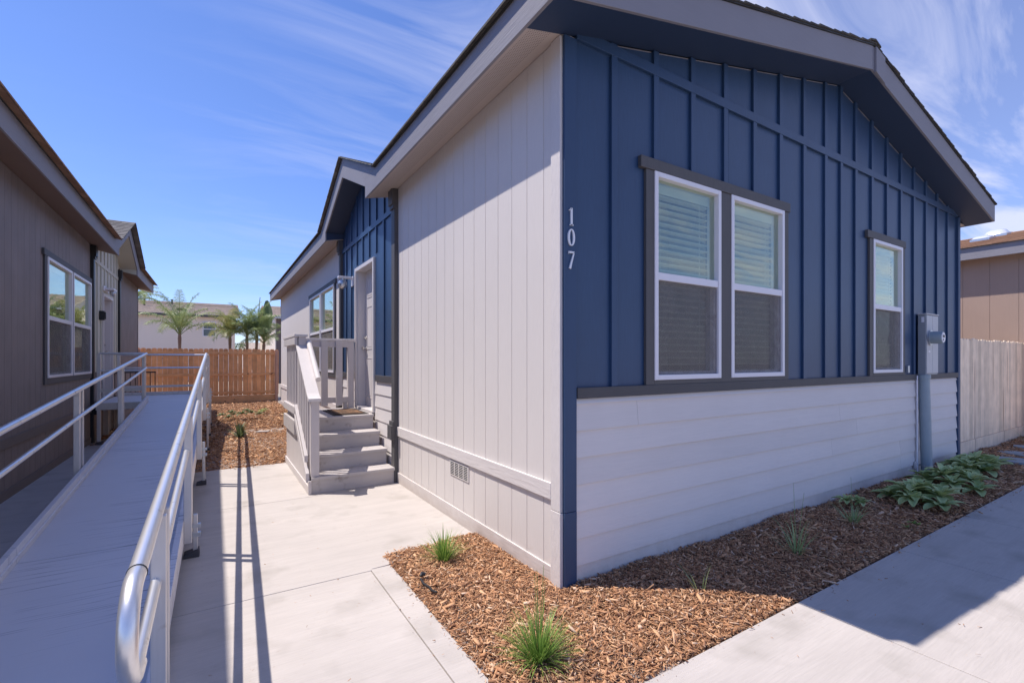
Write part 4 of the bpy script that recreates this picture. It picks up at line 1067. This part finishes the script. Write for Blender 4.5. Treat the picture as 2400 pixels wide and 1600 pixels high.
# side channels with curb
for x0_, x1_, nm in ((XI-.035, XI, 'l'), (XO, -2.118, 'r')):
    for a, b in zip(seams[:-1], seams[1:]):
        a_ = max(a, -.5)+.004; b_ = b-.004
        m = MB(RF)
        ht = .105
        m.hexa([(x0_, a_, max(zd(a_)-.09, .005)), (x1_, a_, max(zd(a_)-.09, .005)), (x1_, b_, zd(b_)-.09), (x0_, b_, zd(b_)-.09), (x0_, a_, zd(a_)+ht), (x1_, a_, zd(a_)+ht), (x1_, b_, zd(b_)+ht), (x0_, b_, zd(b_)+ht)])
        # small flange on the inner side
        xi0, xi1 = (x1_, x1_+.012) if nm == 'l' else (x0_-.012, x0_)
        m.hexa([(xi0, a_, zd(a_)+.045), (xi1, a_, zd(a_)+.045), (xi1, b_, zd(b_)+.045), (xi0, b_, zd(b_)+.045), (xi0, a_, zd(a_)+.056), (xi1, a_, zd(a_)+.056), (xi1, b_, zd(b_)+.056), (xi0, b_, zd(b_)+.056)])
        m.build('curb', M['ramp'] if nm == 'l' else M['ramp'], rp, bevel=.002)
m = MB(RF); m.box(XO, -2.118, 8.63, 10.6, .61, .83); m.build('curb', M['ramp'], rp, bevel=.002)
# handrails
HR = .888
zr = lambda y: zd(max(y, -.5)) + HR if y > -.5 else .042+.08*y + HR
def arc(x, yc, zc, r, n=12, a0=90, a1=270):
    return [(x, yc + r*math.cos(R(a0 + (a1-a0)*k/n)), zc + r*math.sin(R(a0+(a1-a0)*k/n))) for k in range(n+1)]
dl_ = .265
for x_, ystart in ((-2.10, -.705), (-3.035, -.705)):
    r_ = dl_/2
    topz, lowz = .042+.08*ystart+HR, .042+.08*ystart+HR-dl_
    loop = arc(x_, ystart, (topz+lowz)/2, r_, 16)
    pts = [(x_, 8.62, .73+HR), (x_, ystart+.05, topz)]
    end = (x_, 10.55, .73+HR) if x_ > -3 else (x_, 8.62, .73+HR)
    if x_ > -3: pts = [end] + pts
    m = MB(RF); m.tube(pts, .024, 20); m.build('handrail', M['alu'], rp, smooth=True)
    m = MB(RF); m.tube([(x_, ystart+.045, topz)] + loop + [(x_, ystart+.045, lowz)], .0245, 20); m.build('handrail_loop', M['alu'], rp, smooth=True)
    m = MB(RF); m.tube([(x_, ystart+.043, topz), (x_, ystart+.049, topz)], .0262, 20); m.build('handrail_joint', M['black'], rp)
    m = MB(RF)
    p2 = [(x_, 8.62, .73+HR-dl_), (x_, ystart+.05, lowz)]
    if x_ > -3: p2 = [(x_, 10.55, .73+HR-dl_)] + p2
    m.tube(p2, .019, 16); m.build('middle_rail', M['alu'], rp, smooth=True)
def rpost(x, y, z0, z1, sx=.026, sy=.026, nm='post'):
    m = MB(RF); m.box(x-sx, x+sx, y-sy, y+sy, z0, z1); return m.build(nm, M['alu_post'], rp, bevel=.004)
def boot(x, y, s=1.0, side=1):
    m = MB(RF); w_ = .052
    m.hexa([(x-w_, y-w_, .0), (x+w_, y-w_, .0), (x+w_, y+w_, .0), (x-w_, y+w_, .0), (x-w_*.95, y-w_*.9, .03), (x+w_*.95, y-w_*.9, .055), (x+w_*.95, y+w_*.9, .055), (x-w_*.95, y+w_*.9, .03)])
    return m.build('foot', M['rubber'], rp, bevel=.005)
rp_y = [-.10, 1.95, 4.40, 6.86, 8.68, 10.52]
for i, y in enumerate(rp_y):
    zb0 = max(zd(y) - .08, .02)
    for q in (-.052, .052): rpost(-2.092, y+q, zb0, zr(min(y, 8.62)) - .02 if y < 8.6 else .73+HR-.02, .026, .016)
    if i > 0:
        m = MB(RF); m.box(-2.062, -2.032, y-.018, y+.018, .045, max(zd(y)+.12, .30)); m.build('leg', M['alu_post'], rp, bevel=.003)
        m = MB(RF); m.box(-2.066, -2.012, y-.022, y+.022, zd(y)-.05, zd(y)-.02); m.box(-2.066, -2.012, y-.022, y+.022, zd(y)+.02, zd(y)+.045); m.build('leg_clamp', M['galv'], rp)
        boot(-2.07, y)
        if y > 6: 
            m = MB(RF); m.box(-2.2, -1.95, y-.13, y+.13, -.02, .004); m.build('foot_pad', M['concrete'], rp, bevel=.006)
for i, y in enumerate([0.9, 3.72, 6.1, 8.50]):
    zb0 = max(zd(y) - .08, .02)
    zt_ = zr(min(y, 8.62)) - .02
    rpost(-3.064, y, zb0, zt_, .024, .026); rpost(-3.064, y+.13, zb0, zt_, .024, .022)
    boot(-3.064, y)
    m = MB(RF); m.box(-3.08, -3.05, y-.018, y+.018, .04, zb0+.02); m.build('leg', M['alu_post'], rp)
# landing rails, back (y=10.6) and front-left (y=8.6)
for z, rr_ in ((.73+HR, .021), (1.33, .019)):
    m = MB(RF); m.tube([(-3.70, 10.57, z), (-2.10, 10.57, z)], rr_, 12); m.build('landing_rail', M['alu'], rp, smooth=True)
m = MB(RF); m.box(-3.70, -2.12, 10.555, 10.585, .90, .945); m.build('landing_rail', M['alu_post'], rp)
for z, rr_ in ((.73+HR, .021), (1.31, .019)):
    m = MB(RF); m.tube([(-3.70, 8.60, z), (-3.06, 8.60, z)], rr_, 12); m.build('landing_rail', M['alu'], rp, smooth=True)
m = MB(RF); m.box(-3.70, -3.06, 8.585, 8.615, .93, .985); m.build('landing_rail', M['alu_post'], rp)
for x_, y in ((-3.70, 8.60), (-3.70, 10.57)):
    rpost(x_, y, .05, .73+HR); boot(x_, y)

# ------------------------------------------------------------------ mulch
def chips(regs, seed=1):
    rg = np.random.default_rng(seed); V = []; T = []
    for (x0, x1, y0, y1, n, l0, l1, hfun) in regs:
        n = int(n*1.8)
        cx = rg.uniform(x0, x1, n); cy = rg.uniform(y0, y1, n)
        L = rg.uniform(l0, l1, n)*rg.choice([.35, .6, .85, 1.1, 1.6], n, p=[.26, .34, .26, .10, .04]); Wd = L*rg.uniform(.10, .34, n)*rg.choice([.6, 1.0, 1.3], n); Th = Wd*rg.uniform(.18, .5, n)
        ya = rg.uniform(0, 2*np.pi, n); ti = rg.normal(0, .28, n); ro = rg.normal(0, .5, n)
        lay = rg.uniform(0, 1, n)
        cz = hfun(cx, cy) + lay*.03
        t = .02 + .80*rg.beta(1.7, 1.9, n) + .14*lay
        pale = rg.uniform(0, 1, n) < .10; t[pale] = rg.uniform(.8, 1.0, pale.sum())
        a = np.stack([np.cos(ya)*np.cos(ti), np.sin(ya)*np.cos(ti), np.sin(ti)], 1)
        sv = np.stack([-np.sin(ya), np.cos(ya), np.zeros(n)], 1); up = np.cross(a, sv)
        b = sv*np.cos(ro)[:, None] + up*np.sin(ro)[:, None]; c = np.cross(a, b)
        P = np.stack([cx, cy, cz], 1)
        k1 = rg.uniform(.3, 1, n); k2 = rg.uniform(.3, 1, n); bend = rg.normal(0, .08, n)*L
        vs = []
        for (sa, sb, scc, kk) in ((-1,-1,-1,k1),(1,-1,-1,k2),(1,1,-1,k2),(-1,1,-1,k1),(-1,-1,1,k1),(1,-1,1,k2),(1,1,1,k2),(-1,1,1,k1)):
            vs.append(P + a*(sa*L/2)[:, None] + b*((sb*Wd/2)*kk + (bend if sa > 0 else 0))[:, None] + c*(scc*Th/2)[:, None])
        vs = np.stack(vs, 1).reshape(-1, 3)
        V.append(vs); T.append(np.repeat(t, 8))
    V = np.concatenate(V); T = np.concatenate(T); n = len(V)//8
    fq = np.array([(0,3,2,1),(4,5,6,7),(0,1,5,4),(1,2,6,5),(2,3,7,6),(3,0,4,7)])
    Fc = (fq[None] + (np.arange(n)*8)[:, None, None]).reshape(-1)
    me = bpy.data.meshes.new('mulch')
    me.vertices.add(len(V)); me.vertices.foreach_set('co', V.astype(np.float32).ravel())
    me.loops.add(len(Fc)); me.loops.foreach_set('vertex_index', Fc.astype(np.int32))
    me.polygons.add(n*6); me.polygons.foreach_set('loop_start', np.arange(0, len(Fc), 4, dtype=np.int32)); 
    me.update(calc_edges=True)
    at = me.attributes.new('tone', 'FLOAT', 'POINT'); at.data.foreach_set('value', T.astype(np.float32))
    me.materials.append(M['mulch'])
    o = bpy.data.objects.new('mulch', me); col.objects.link(o); return o
def hf(x, y):
    z = .006*np.sin(5.1*x+1)*np.cos(6.3*y) + .006*np.sin(11*x+3*y)
    edge = np.clip((y + .88)/.25, 0, 1)*np.clip((x + .82)/.2, 0, 1)
    house = np.clip((y + .75)/.7, 0, 1)*np.clip(x/.6, 0, 1)
    return -.022 + .022*edge + z*edge + .035*house*(.6+.4*np.sin(3.1*x))
def hz(x, y): return x*0 - .014
def he(x, y): return x*0 - .012
def hb(x, y): return -.012 + .012*np.sin(2*x+y)*np.cos(1.7*y)
mu = chips([(-1.6, -.82, -.6, 1.0, 22, .008, .022, hz), (-1.0, -.82, -.6, 1.0, 40, .006, .02, hz), (-1.6, -.1, 1.2, 5.0, 34, .008, .022, hz), (.2, 8, -2.6, -.95, 60, .008, .03, hz), (-.5, 3, -1.9, -.95, 40, .006, .02, hz), (-.3, 8, -1.05, -.9, 90, .006, .022, hz), (-.815, .0, -.87, 1.17, 20000, .018, .048, hf),
            (.0, 1.4, -.87, -.02, 15000, .018, .048, hf),
            (1.4, 3.4, -.87, -.02, 13000, .022, .055, hf),
            (3.4, 12.4, -.87, -.02, 22000, .03, .075, hf),
            (-2.3, -.03, 5.2, 8.5, 14000, .03, .07, hb),
            (-3.78, -.03, 8.5, 17.15, 17000, .04, .10, hb),
            (-3.78, -2.3, 9.2, 12, 1500, .04, .08, hb),
            (7.6, 12.4, -.1, .03, 600, .03, .07, hf),
            (-.86, .9, -.905, -.87, 90, .01, .03, he), (-.85, -.80, -.85, 1.0, 110, .01, .028, he), (-.9, .0, 1.0, 1.25, 60, .01, .03, he), (.9, 8, -.95, -.87, 200, .01, .035, he), (-2.1, -1.0, 5.08, 5.2, 80, .02, .04, he)])
tag(mu, 'red brown shredded bark mulch covering the planting beds', 'mulch', kind='stuff')

# ------------------------------------------------------------------ plants
def blade(mb, base, ang, L, lean, wd, rnd, droop=.6, seg=6, tone=.5, rise=None):
    d = Vector((math.cos(ang), math.sin(ang), 0)); s = Vector((-d.y, d.x, 0))
    n0 = len(mb.v); P = Vector(base); el = math.pi/2 - lean
    for i in range(seg+1):
        f = i/seg; w_ = wd*(1 - f**1.8)*(.7+.3*min(1, f*4)) + .0003
        mb.v += [tuple(P - s*w_/2), tuple(P + s*w_/2)]; mb.t += [min(1, tone*(.55+.6*f))]*2
        e = el - droop*f*f*1.6
        P = P + (d*math.cos(e) + Vector((0, 0, 1))*math.sin(e))*L/seg
    for i in range(seg): mb.f.append((n0+2*i, n0+2*i+1, n0+2*i+3, n0+2*i+2))
def grass(name, loc, label, n, L, spread, wd, mat, seed, stalks=0, group=None, lean=(.1, 1.0), cat='ornamental grass', r0=.035):
    rnd = random.Random(seed); t = thing(name, loc, label, cat, group)
    m = MB()
    for k in range(n):
        a = rnd.uniform(0, 2*math.pi); ln = rnd.uniform(*lean)*spread
        blade(m, (loc[0]+r0*rnd.uniform(0, 1)*math.cos(a), loc[1]+r0*rnd.uniform(0, 1)*math.sin(a), loc[2]), a+rnd.uniform(-.3, .3), L*rnd.uniform(.6, 1.1)*(1-.15*ln), ln, wd*rnd.uniform(.7, 1.2), rnd, rnd.uniform(.1, .8), 6, rnd.uniform(.2, 1.0))
    m.build('blades', mat, t, tone=True)
    if n > 100:
        m = MB()
        for k in range(n//9):
            a = rnd.uniform(0, 2*math.pi)
            blade(m, (loc[0]+r0*math.cos(a), loc[1]+r0*math.sin(a), loc[2]), a, L*rnd.uniform(.4, .9), rnd.uniform(.9, 1.4), wd, rnd, rnd.uniform(.2, .9), 5, rnd.uniform(.3, 1.0))
        m.build('dead_blades', M['straw'], t, tone=True)
    if stalks:
        m = MB()
        for k in range(stalks):
            a = rnd.uniform(0, 6.28); e = rnd.uniform(.02, .16); h = L*rnd.uniform(1.35, 1.75)
            p = [(loc[0]+math.cos(a)*e*h*f, loc[1]+math.sin(a)*e*h*f, loc[2]+h*f) for f in (0, .33, .66, 1)]
            m.tube(p, [.0022, .002, .0016, .001], 5, tone=.4)
        m.build('flower_stalk', mat, t, tone=True)
    return t
gA = 'grass clumps in the mulch bed'
grass('grass_clump', (-.555, -.52, .0), 'large bright green grass clump in the mulch at the bottom of the photo', 330, .29, 1.05, .0052, M['grass'], 1, 5, gA)
grass('grass_clump', (-.47, .82, .0), 'bright green grass clump at the mulch edge beside the concrete walk', 190, .27, .95, .0062, M['grass'], 2, 0, gA)
grass('grass_tuft', (.735, -.50, .0), 'sparse drooping grass tuft on the shadow edge near the house corner', 9, .28, .8, .0065, M['dgrass'], 3, 0, gA)
grass('grass_tuft', (1.86, -.52, .0), 'thin grass tuft with long bent blades in the shaded mulch', 26, .36, .9, .0085, M['dgrass'], 4, 2, gA)
grass('grass_tuft', (3.0, -.44, .0), 'small shaded grass tuft beside the leafy sprout', 30, .28, .8, .010, M['dgrass'], 5, 1, gA)
grass('grass_tuft', (10.15, -.25, .0), 'dark grass tuft by the pale pine fence at the right edge', 40, .5, .9, .008, M['dgrass'], 6, 0, gA)
grass('grass_tuft', (-.42, 10.1, .0), 'short spiky grass tuft beside the entry steps in the rear bed', 40, .34, .8, .02, M['grass'], 7, 0, gA)
grass('agave', (-1.5, 8.15, .0), 'spiky dark green rosette plant in the mulch behind the ramp posts', 30, .34, 1.1, .045, M['leafy'], 8, 0, cat='plant')

def leafplant(name, loc, label, rosettes, mat, seed, leafL, group=None, cat='plant', height=.1, nl=13, wr=.42):
    rnd = random.Random(seed); t = thing(name, loc, label, cat, group); m = MB()
    for (rx, ry, rz, s) in rosettes:
        for k in range(nl):
            ring = k % 3; a = k*2.4 + rnd.uniform(-.25, .25); el = (.15, .55, 1.05)[ring] + rnd.uniform(-.1, .15)
            L = leafL*s*(1.0, .85, .55)[ring]*rnd.uniform(.85, 1.15); wd = L*wr
            d = Vector((math.cos(a), math.sin(a), 0)); sd_ = Vector((-d.y, d.x, 0))
            P = Vector((loc[0]+rx, loc[1]+ry, loc[2]+rz)); n0 = len(m.v); seg = 7; tn = rnd.uniform(.1, .8) + .15*ring/2
            for i in range(seg+1):
                f = i/seg; w_ = wd*math.sin(math.pi*min(.98, .10+.86*f))**.75
                e = el - (.9*f*f) ; up = Vector((0, 0, 1))
                nrm = (up*math.cos(e) - d*math.sin(e))
                cup = .18*w_
                m.v += [tuple(P - sd_*w_/2 + nrm*cup), tuple(P), tuple(P + sd_*w_/2 + nrm*cup)]; m.t += [min(1, tn+.15), tn*.8, min(1, tn+.15)]
                P = P + (d*math.cos(e) + up*math.sin(e))*L/seg
            for i in range(seg):
                b = n0+3*i; m.f += [(b, b+1, b+4, b+3), (b+1, b+2, b+5, b+4)]
    m.build('leaves', mat, t, smooth=False, tone=True)
    me = [o for o in bpy.data.objects if o.parent == t][0].data
    me.polygons.foreach_set('use_smooth', [True]*len(me.polygons))
    return t
def ros(seed, n, rx, ry, h):
    r = random.Random(seed); out_ = []
    for k in range(n):
        a = 2.4*k; q = math.sqrt((k+.3)/n); out_.append((rx*q*math.cos(a)+r.uniform(-.04, .04), ry*q*math.sin(a)+r.uniform(-.03, .03), .03+h*(1-q)+r.uniform(0, .03), r.uniform(.8, 1.2)))
    return out_
gL = 'woolly leaved plants along the sidewalk'
leafplant('lambs_ear', (4.35, -.52, 0), 'woolly green leaf mound spilling onto the sidewalk, nearest the house corner', ros(1, 9, .36, .26, .12), M['lamb'], 11, .24, gL)
leafplant('lambs_ear', (5.45, -.50, 0), 'woolly green leaf mound between the other two, in front of the conduit', ros(2, 8, .34, .24, .15), M['lamb'], 12, .25, gL)
leafplant('lambs_ear', (6.65, -.38, 0), 'woolly green leaf mound farthest along the wall by the stepping stones', ros(3, 10, .50, .22, .15), M['lamb'], 13, .25, gL)
leafplant('leafy_sprout', (3.55, -.22, 0.02), 'small grey green sprout against the white lap siding', ros(4, 3, .12, .06, .05), M['lamb'], 14, .11, cat='plant')
leafplant('weed', (3.26, -.80, 0), 'tiny bright green weed at the sidewalk edge', ros(5, 3, .10, .03, .01), M['grass'], 15, .06, cat='weed', nl=6)
leafplant('rose_bush', (-1.35, 11.2, 0.05), 'low sprawling green shrub in the rear mulch bed before the fence', ros(6, 8, .55, .25, .16), M['leafy'], 16, .15, cat='shrub')
leafplant('seedling', (-.75, 12.4, 0.03), 'tiny pale seedling in the mulch near the rear fence', ros(7, 3, .12, .1, .05), M['lamb'], 17, .13, cat='plant')

# irrigation emitter and stones
ie = MB(); ie.tube([(-.735, .60, .045), (-.72, .61, .055), (-.70, .60, .05)], [.012, .015, .012], 10); ie.tube([(-.74, .585, .035), (-.745, .52, .028), (-.73, .46, .026), (-.735, .40, .03), (-.72, .36, .032)], .008, 8)
tag(ie.build('drip_emitter', M['black'], smooth=True), 'short black drip irrigation tube lying on the mulch', 'irrigation tube')
for i, (x, y) in enumerate(((7.95, -.52), (8.7, -.50), (9.6, -.48))):
    m = MB(); rnd = random.Random(i); poly = [(x+.22*math.cos(t)*rnd.uniform(.9, 1.1), y+.34*math.sin(t)*rnd.uniform(.9, 1.1), .02) for t in [k*math.pi/5 for k in range(10)]]
    m.prism(poly, (0, 0, .035))
    tag(m.build('stepping_stone', M['stone'], bevel=.006), ['grey stepping stone nearest the leafy mounds', 'middle grey stepping stone of the three by the pale fence', 'farthest grey stepping stone by the pale fence'][i], 'stepping stone', 'stepping stones in the front bed')
ws = MB(); ws.prism([(-1.20, 8.55, .01), (-.98, 8.5, .01), (-.94, 8.62, .01), (-1.14, 8.68, .01)], (0, 0, .03))
tag(ws.build('flat_stone', M['concrete'], bevel=.008), 'flat pale stone lying on the mulch of the rear bed', 'stone')

# palms
def frond(mb, rb, base, az, L, el, droop, rnd, lw, nl=44, tone=.5):
    d = Vector((math.cos(az), math.sin(az), 0)); up = Vector((0, 0, 1)); s = Vector((-d.y, d.x, 0))
    P = Vector(base); pts = []; seg = 14
    for i in range(seg+1):
        f = i/seg; e = el - droop*f**1.4; pts.append((P.copy(), e)); P = P + (d*math.cos(e)+up*math.sin(e))*L/seg
    rb.tube([p for p, e in pts], [.016*(1-.85*i/seg) for i in range(seg+1)], 5, tone=.5)
    for k in range(nl):
        f = .18 + .82*k/nl; i = min(seg-1, int(f*seg)); u_ = f*seg - i
        p = pts[i][0].lerp(pts[i+1][0], u_); e = pts[i][1]
        t_ = d*math.cos(e)+up*math.sin(e); nrm = up*math.cos(e)-d*math.sin(e)
        ll = lw*math.sin(math.pi*(.15+.8*f))**.6*rnd.uniform(.8, 1.15)
        for sg_ in (-1, 1):
            dr = (s*sg_*.8 + t_*.55 + nrm*rnd.uniform(-.1, .45)).normalized()
            w_ = t_*.009
            q1 = p + dr*ll*.5; q2 = p + dr*ll + Vector((0, 0, -ll*rnd.uniform(.25, .7)))
            n0 = len(mb.v); tn = min(1, max(0, tone + rnd.uniform(-.35, .35)))
            mb.v += [tuple(p-w_), tuple(p+w_), tuple(q1+w_), tuple(q1-w_), tuple(q2)]; mb.t += [tn]*5
            mb.f += [(n0, n0+1, n0+2, n0+3), (n0+3, n0+2, n0+4)]
def palm(loc, label, h, nf, L, seed, mat, trunks=((0, 0, 0),), tone=.45, els=(.75, 1.5), droop=(.9, 1.9), lw=.34):
    rnd = random.Random(seed); t = thing('palm_tree', loc, label, 'palm tree', 'palms behind the rear fence')
    tm = MB(); lm = MB(); rm = MB()
    for (tx, ty, dh_) in trunks:
        hh = h + dh_; b = Vector((loc[0]+tx, loc[1]+ty, 0)); top_ = b + Vector((tx*.4, ty*.4, hh))
        tm.tube([tuple(b.lerp(top_, f)) for f in (0, .25, .5, .75, .92, 1)], [.06, .05, .045, .05, .065, .04], 10)
        for k in range(nf):
            az = k*2.39996 + rnd.uniform(-.2, .2); f = k/nf
            el = els[1] - (els[1]-els[0])*f; dr = droop[0] + (droop[1]-droop[0])*f
            frond(lm, rm, tuple(top_ - Vector((0, 0, .12*f))), az, L*rnd.uniform(.8, 1.1), el, dr, rnd, lw, tone=tone)
    tm.build('trunk', M['trunk'], t, smooth=True); lm.build('fronds', mat, t, tone=True); rm.build('frond_stems', mat, t, tone=True)
    return t
PX = lambda u, y: None
import sys
def xat(u, y):
    a = .5611; f = 1107.06; r = (u-1200)/f; dx_ = math.sin(a)+r*math.cos(a); dy_ = math.cos(a)-r*math.sin(a); return -1.9083 + dx_*(y+2.4242)/dy_
palm((xat(421, 20), 20, 0), 'palm with wide open crown, leftmost of the three behind the fence', 2.55, 15, 1.75, 21, M['palm'], tone=.5, els=(.75, 1.45), droop=(.7, 1.9))
palm((xat(539, 20.5), 20.5, 0), 'yellowish palm with dense drooping crown in the middle behind the fence', 2.55, 17, 1.45, 22, M['palm_y'], tone=.5, els=(.6, 1.5), droop=(1.0, 2.1))
palm((xat(592, 20.2), 20.2, 0), 'multi trunk dark green palm cluster, rightmost behind the fence', 2.55, 13, 1.45, 23, M['palm'], trunks=((-.15, 0, 0), (.12, .1, .1), (.3, -.1, -.25)), tone=.4, els=(.5, 1.5), droop=(.8, 2.0))
# bird of paradise: big paddle leaf and bare spear
bp_ = thing('banana_plant', (xat(618, 21), 21, 0), 'tall plant with one broad hanging leaf and a bare spear beside the palm cluster', 'plant')
bx = xat(618, 21); m = MB()
m.tube([(bx-.35, 21, 0), (bx-.3, 21, 2.0), (bx-.22, 21, 3.3), (bx-.14, 21, 4.25)], [.05, .04, .025, .012], 7, tone=.2); m.tube([(bx-.25, 21, 2.6), (bx-.2, 21, 3.5), (bx-.02, 21, 3.78), (bx+.14, 21, 3.7)], [.03, .022, .015, .01], 7, tone=.2)
m.build('stem', M['leafy'], bp_, tone=True)
m = MB(); n0 = 0; seg = 10
for i in range(seg+1):
    f = i/seg; wv = .22*math.sin(math.pi*min(.97, .06+.92*f))**.6; cx_ = bx+.14+.05*math.sin(f*3); zz_ = 4.1 - 1.35*f
    m.v += [(cx_-wv, 21-.03, zz_), (cx_, 21-.10, zz_+.03), (cx_+wv*.8, 21+.05, zz_)]; m.t += [.3, .1, .45]
for i in range(seg): b = 3*i; m.f += [(b, b+1, b+4, b+3), (b+1, b+2, b+5, b+4)]
m.build('leaf', M['leafy'], bp_, tone=True)
# thin tree far left behind the brown home
tr = thing('small_tree', (xat(306, 24), 24, 0), 'sparse feathery tree top rising behind the brown home roof corner', 'tree')
m = MB(); tx_ = xat(306, 24); m.tube([(tx_, 24, 0), (tx_+.05, 24, 2), (tx_+.1, 24, 4.2)], [.09, .07, .03], 8); m.build('trunk', M['trunk'], tr)
m = MB(); rm = MB(); rnd = random.Random(9)
for k in range(15): frond(m, rm, (tx_+.1, 24, 4.1), k*2.4, 1.35*rnd.uniform(.7, 1.1), 1.2-.06*k, 1.5, rnd, .3, tone=.6)
m.build('crown', M['palm'], tr, tone=True)
rm.build('branches', M['palm'], tr, tone=True)
# low distant tree between the houses
dt = thing('distant_tree', (xat(560, 60), 60, 0), 'small dark distant tree between the two houses', 'tree')
m = MB(); cx_ = xat(560, 60); rnd = random.Random(4)
for k in range(700):
    a = rnd.uniform(0, 6.28); q = rnd.random()**.5; z = 2.0+rnd.random()*1.4; rr_ = .9*q
    c_ = Vector((cx_+rr_*math.cos(a), 60+rr_*math.sin(a), z)); s1_ = Vector((rnd.uniform(-1, 1), rnd.uniform(-1, 1), rnd.uniform(-1, 1)))*.14; s2_ = Vector((rnd.uniform(-1, 1), rnd.uniform(-1, 1), rnd.uniform(-1, 1)))*.14
    n0 = len(m.v); m.v += [tuple(c_), tuple(c_+s1_), tuple(c_+s2_)]; m.t += [rnd.random()*.5]*3; m.f.append((n0, n0+1, n0+2))
m.build('crown', M['leafy'], dt, tone=True)
m = MB(); m.tube([(cx_, 60, 0), (cx_, 60, 2.4)], [.12, .06], 6); m.build('trunk', M['trunk'], dt)
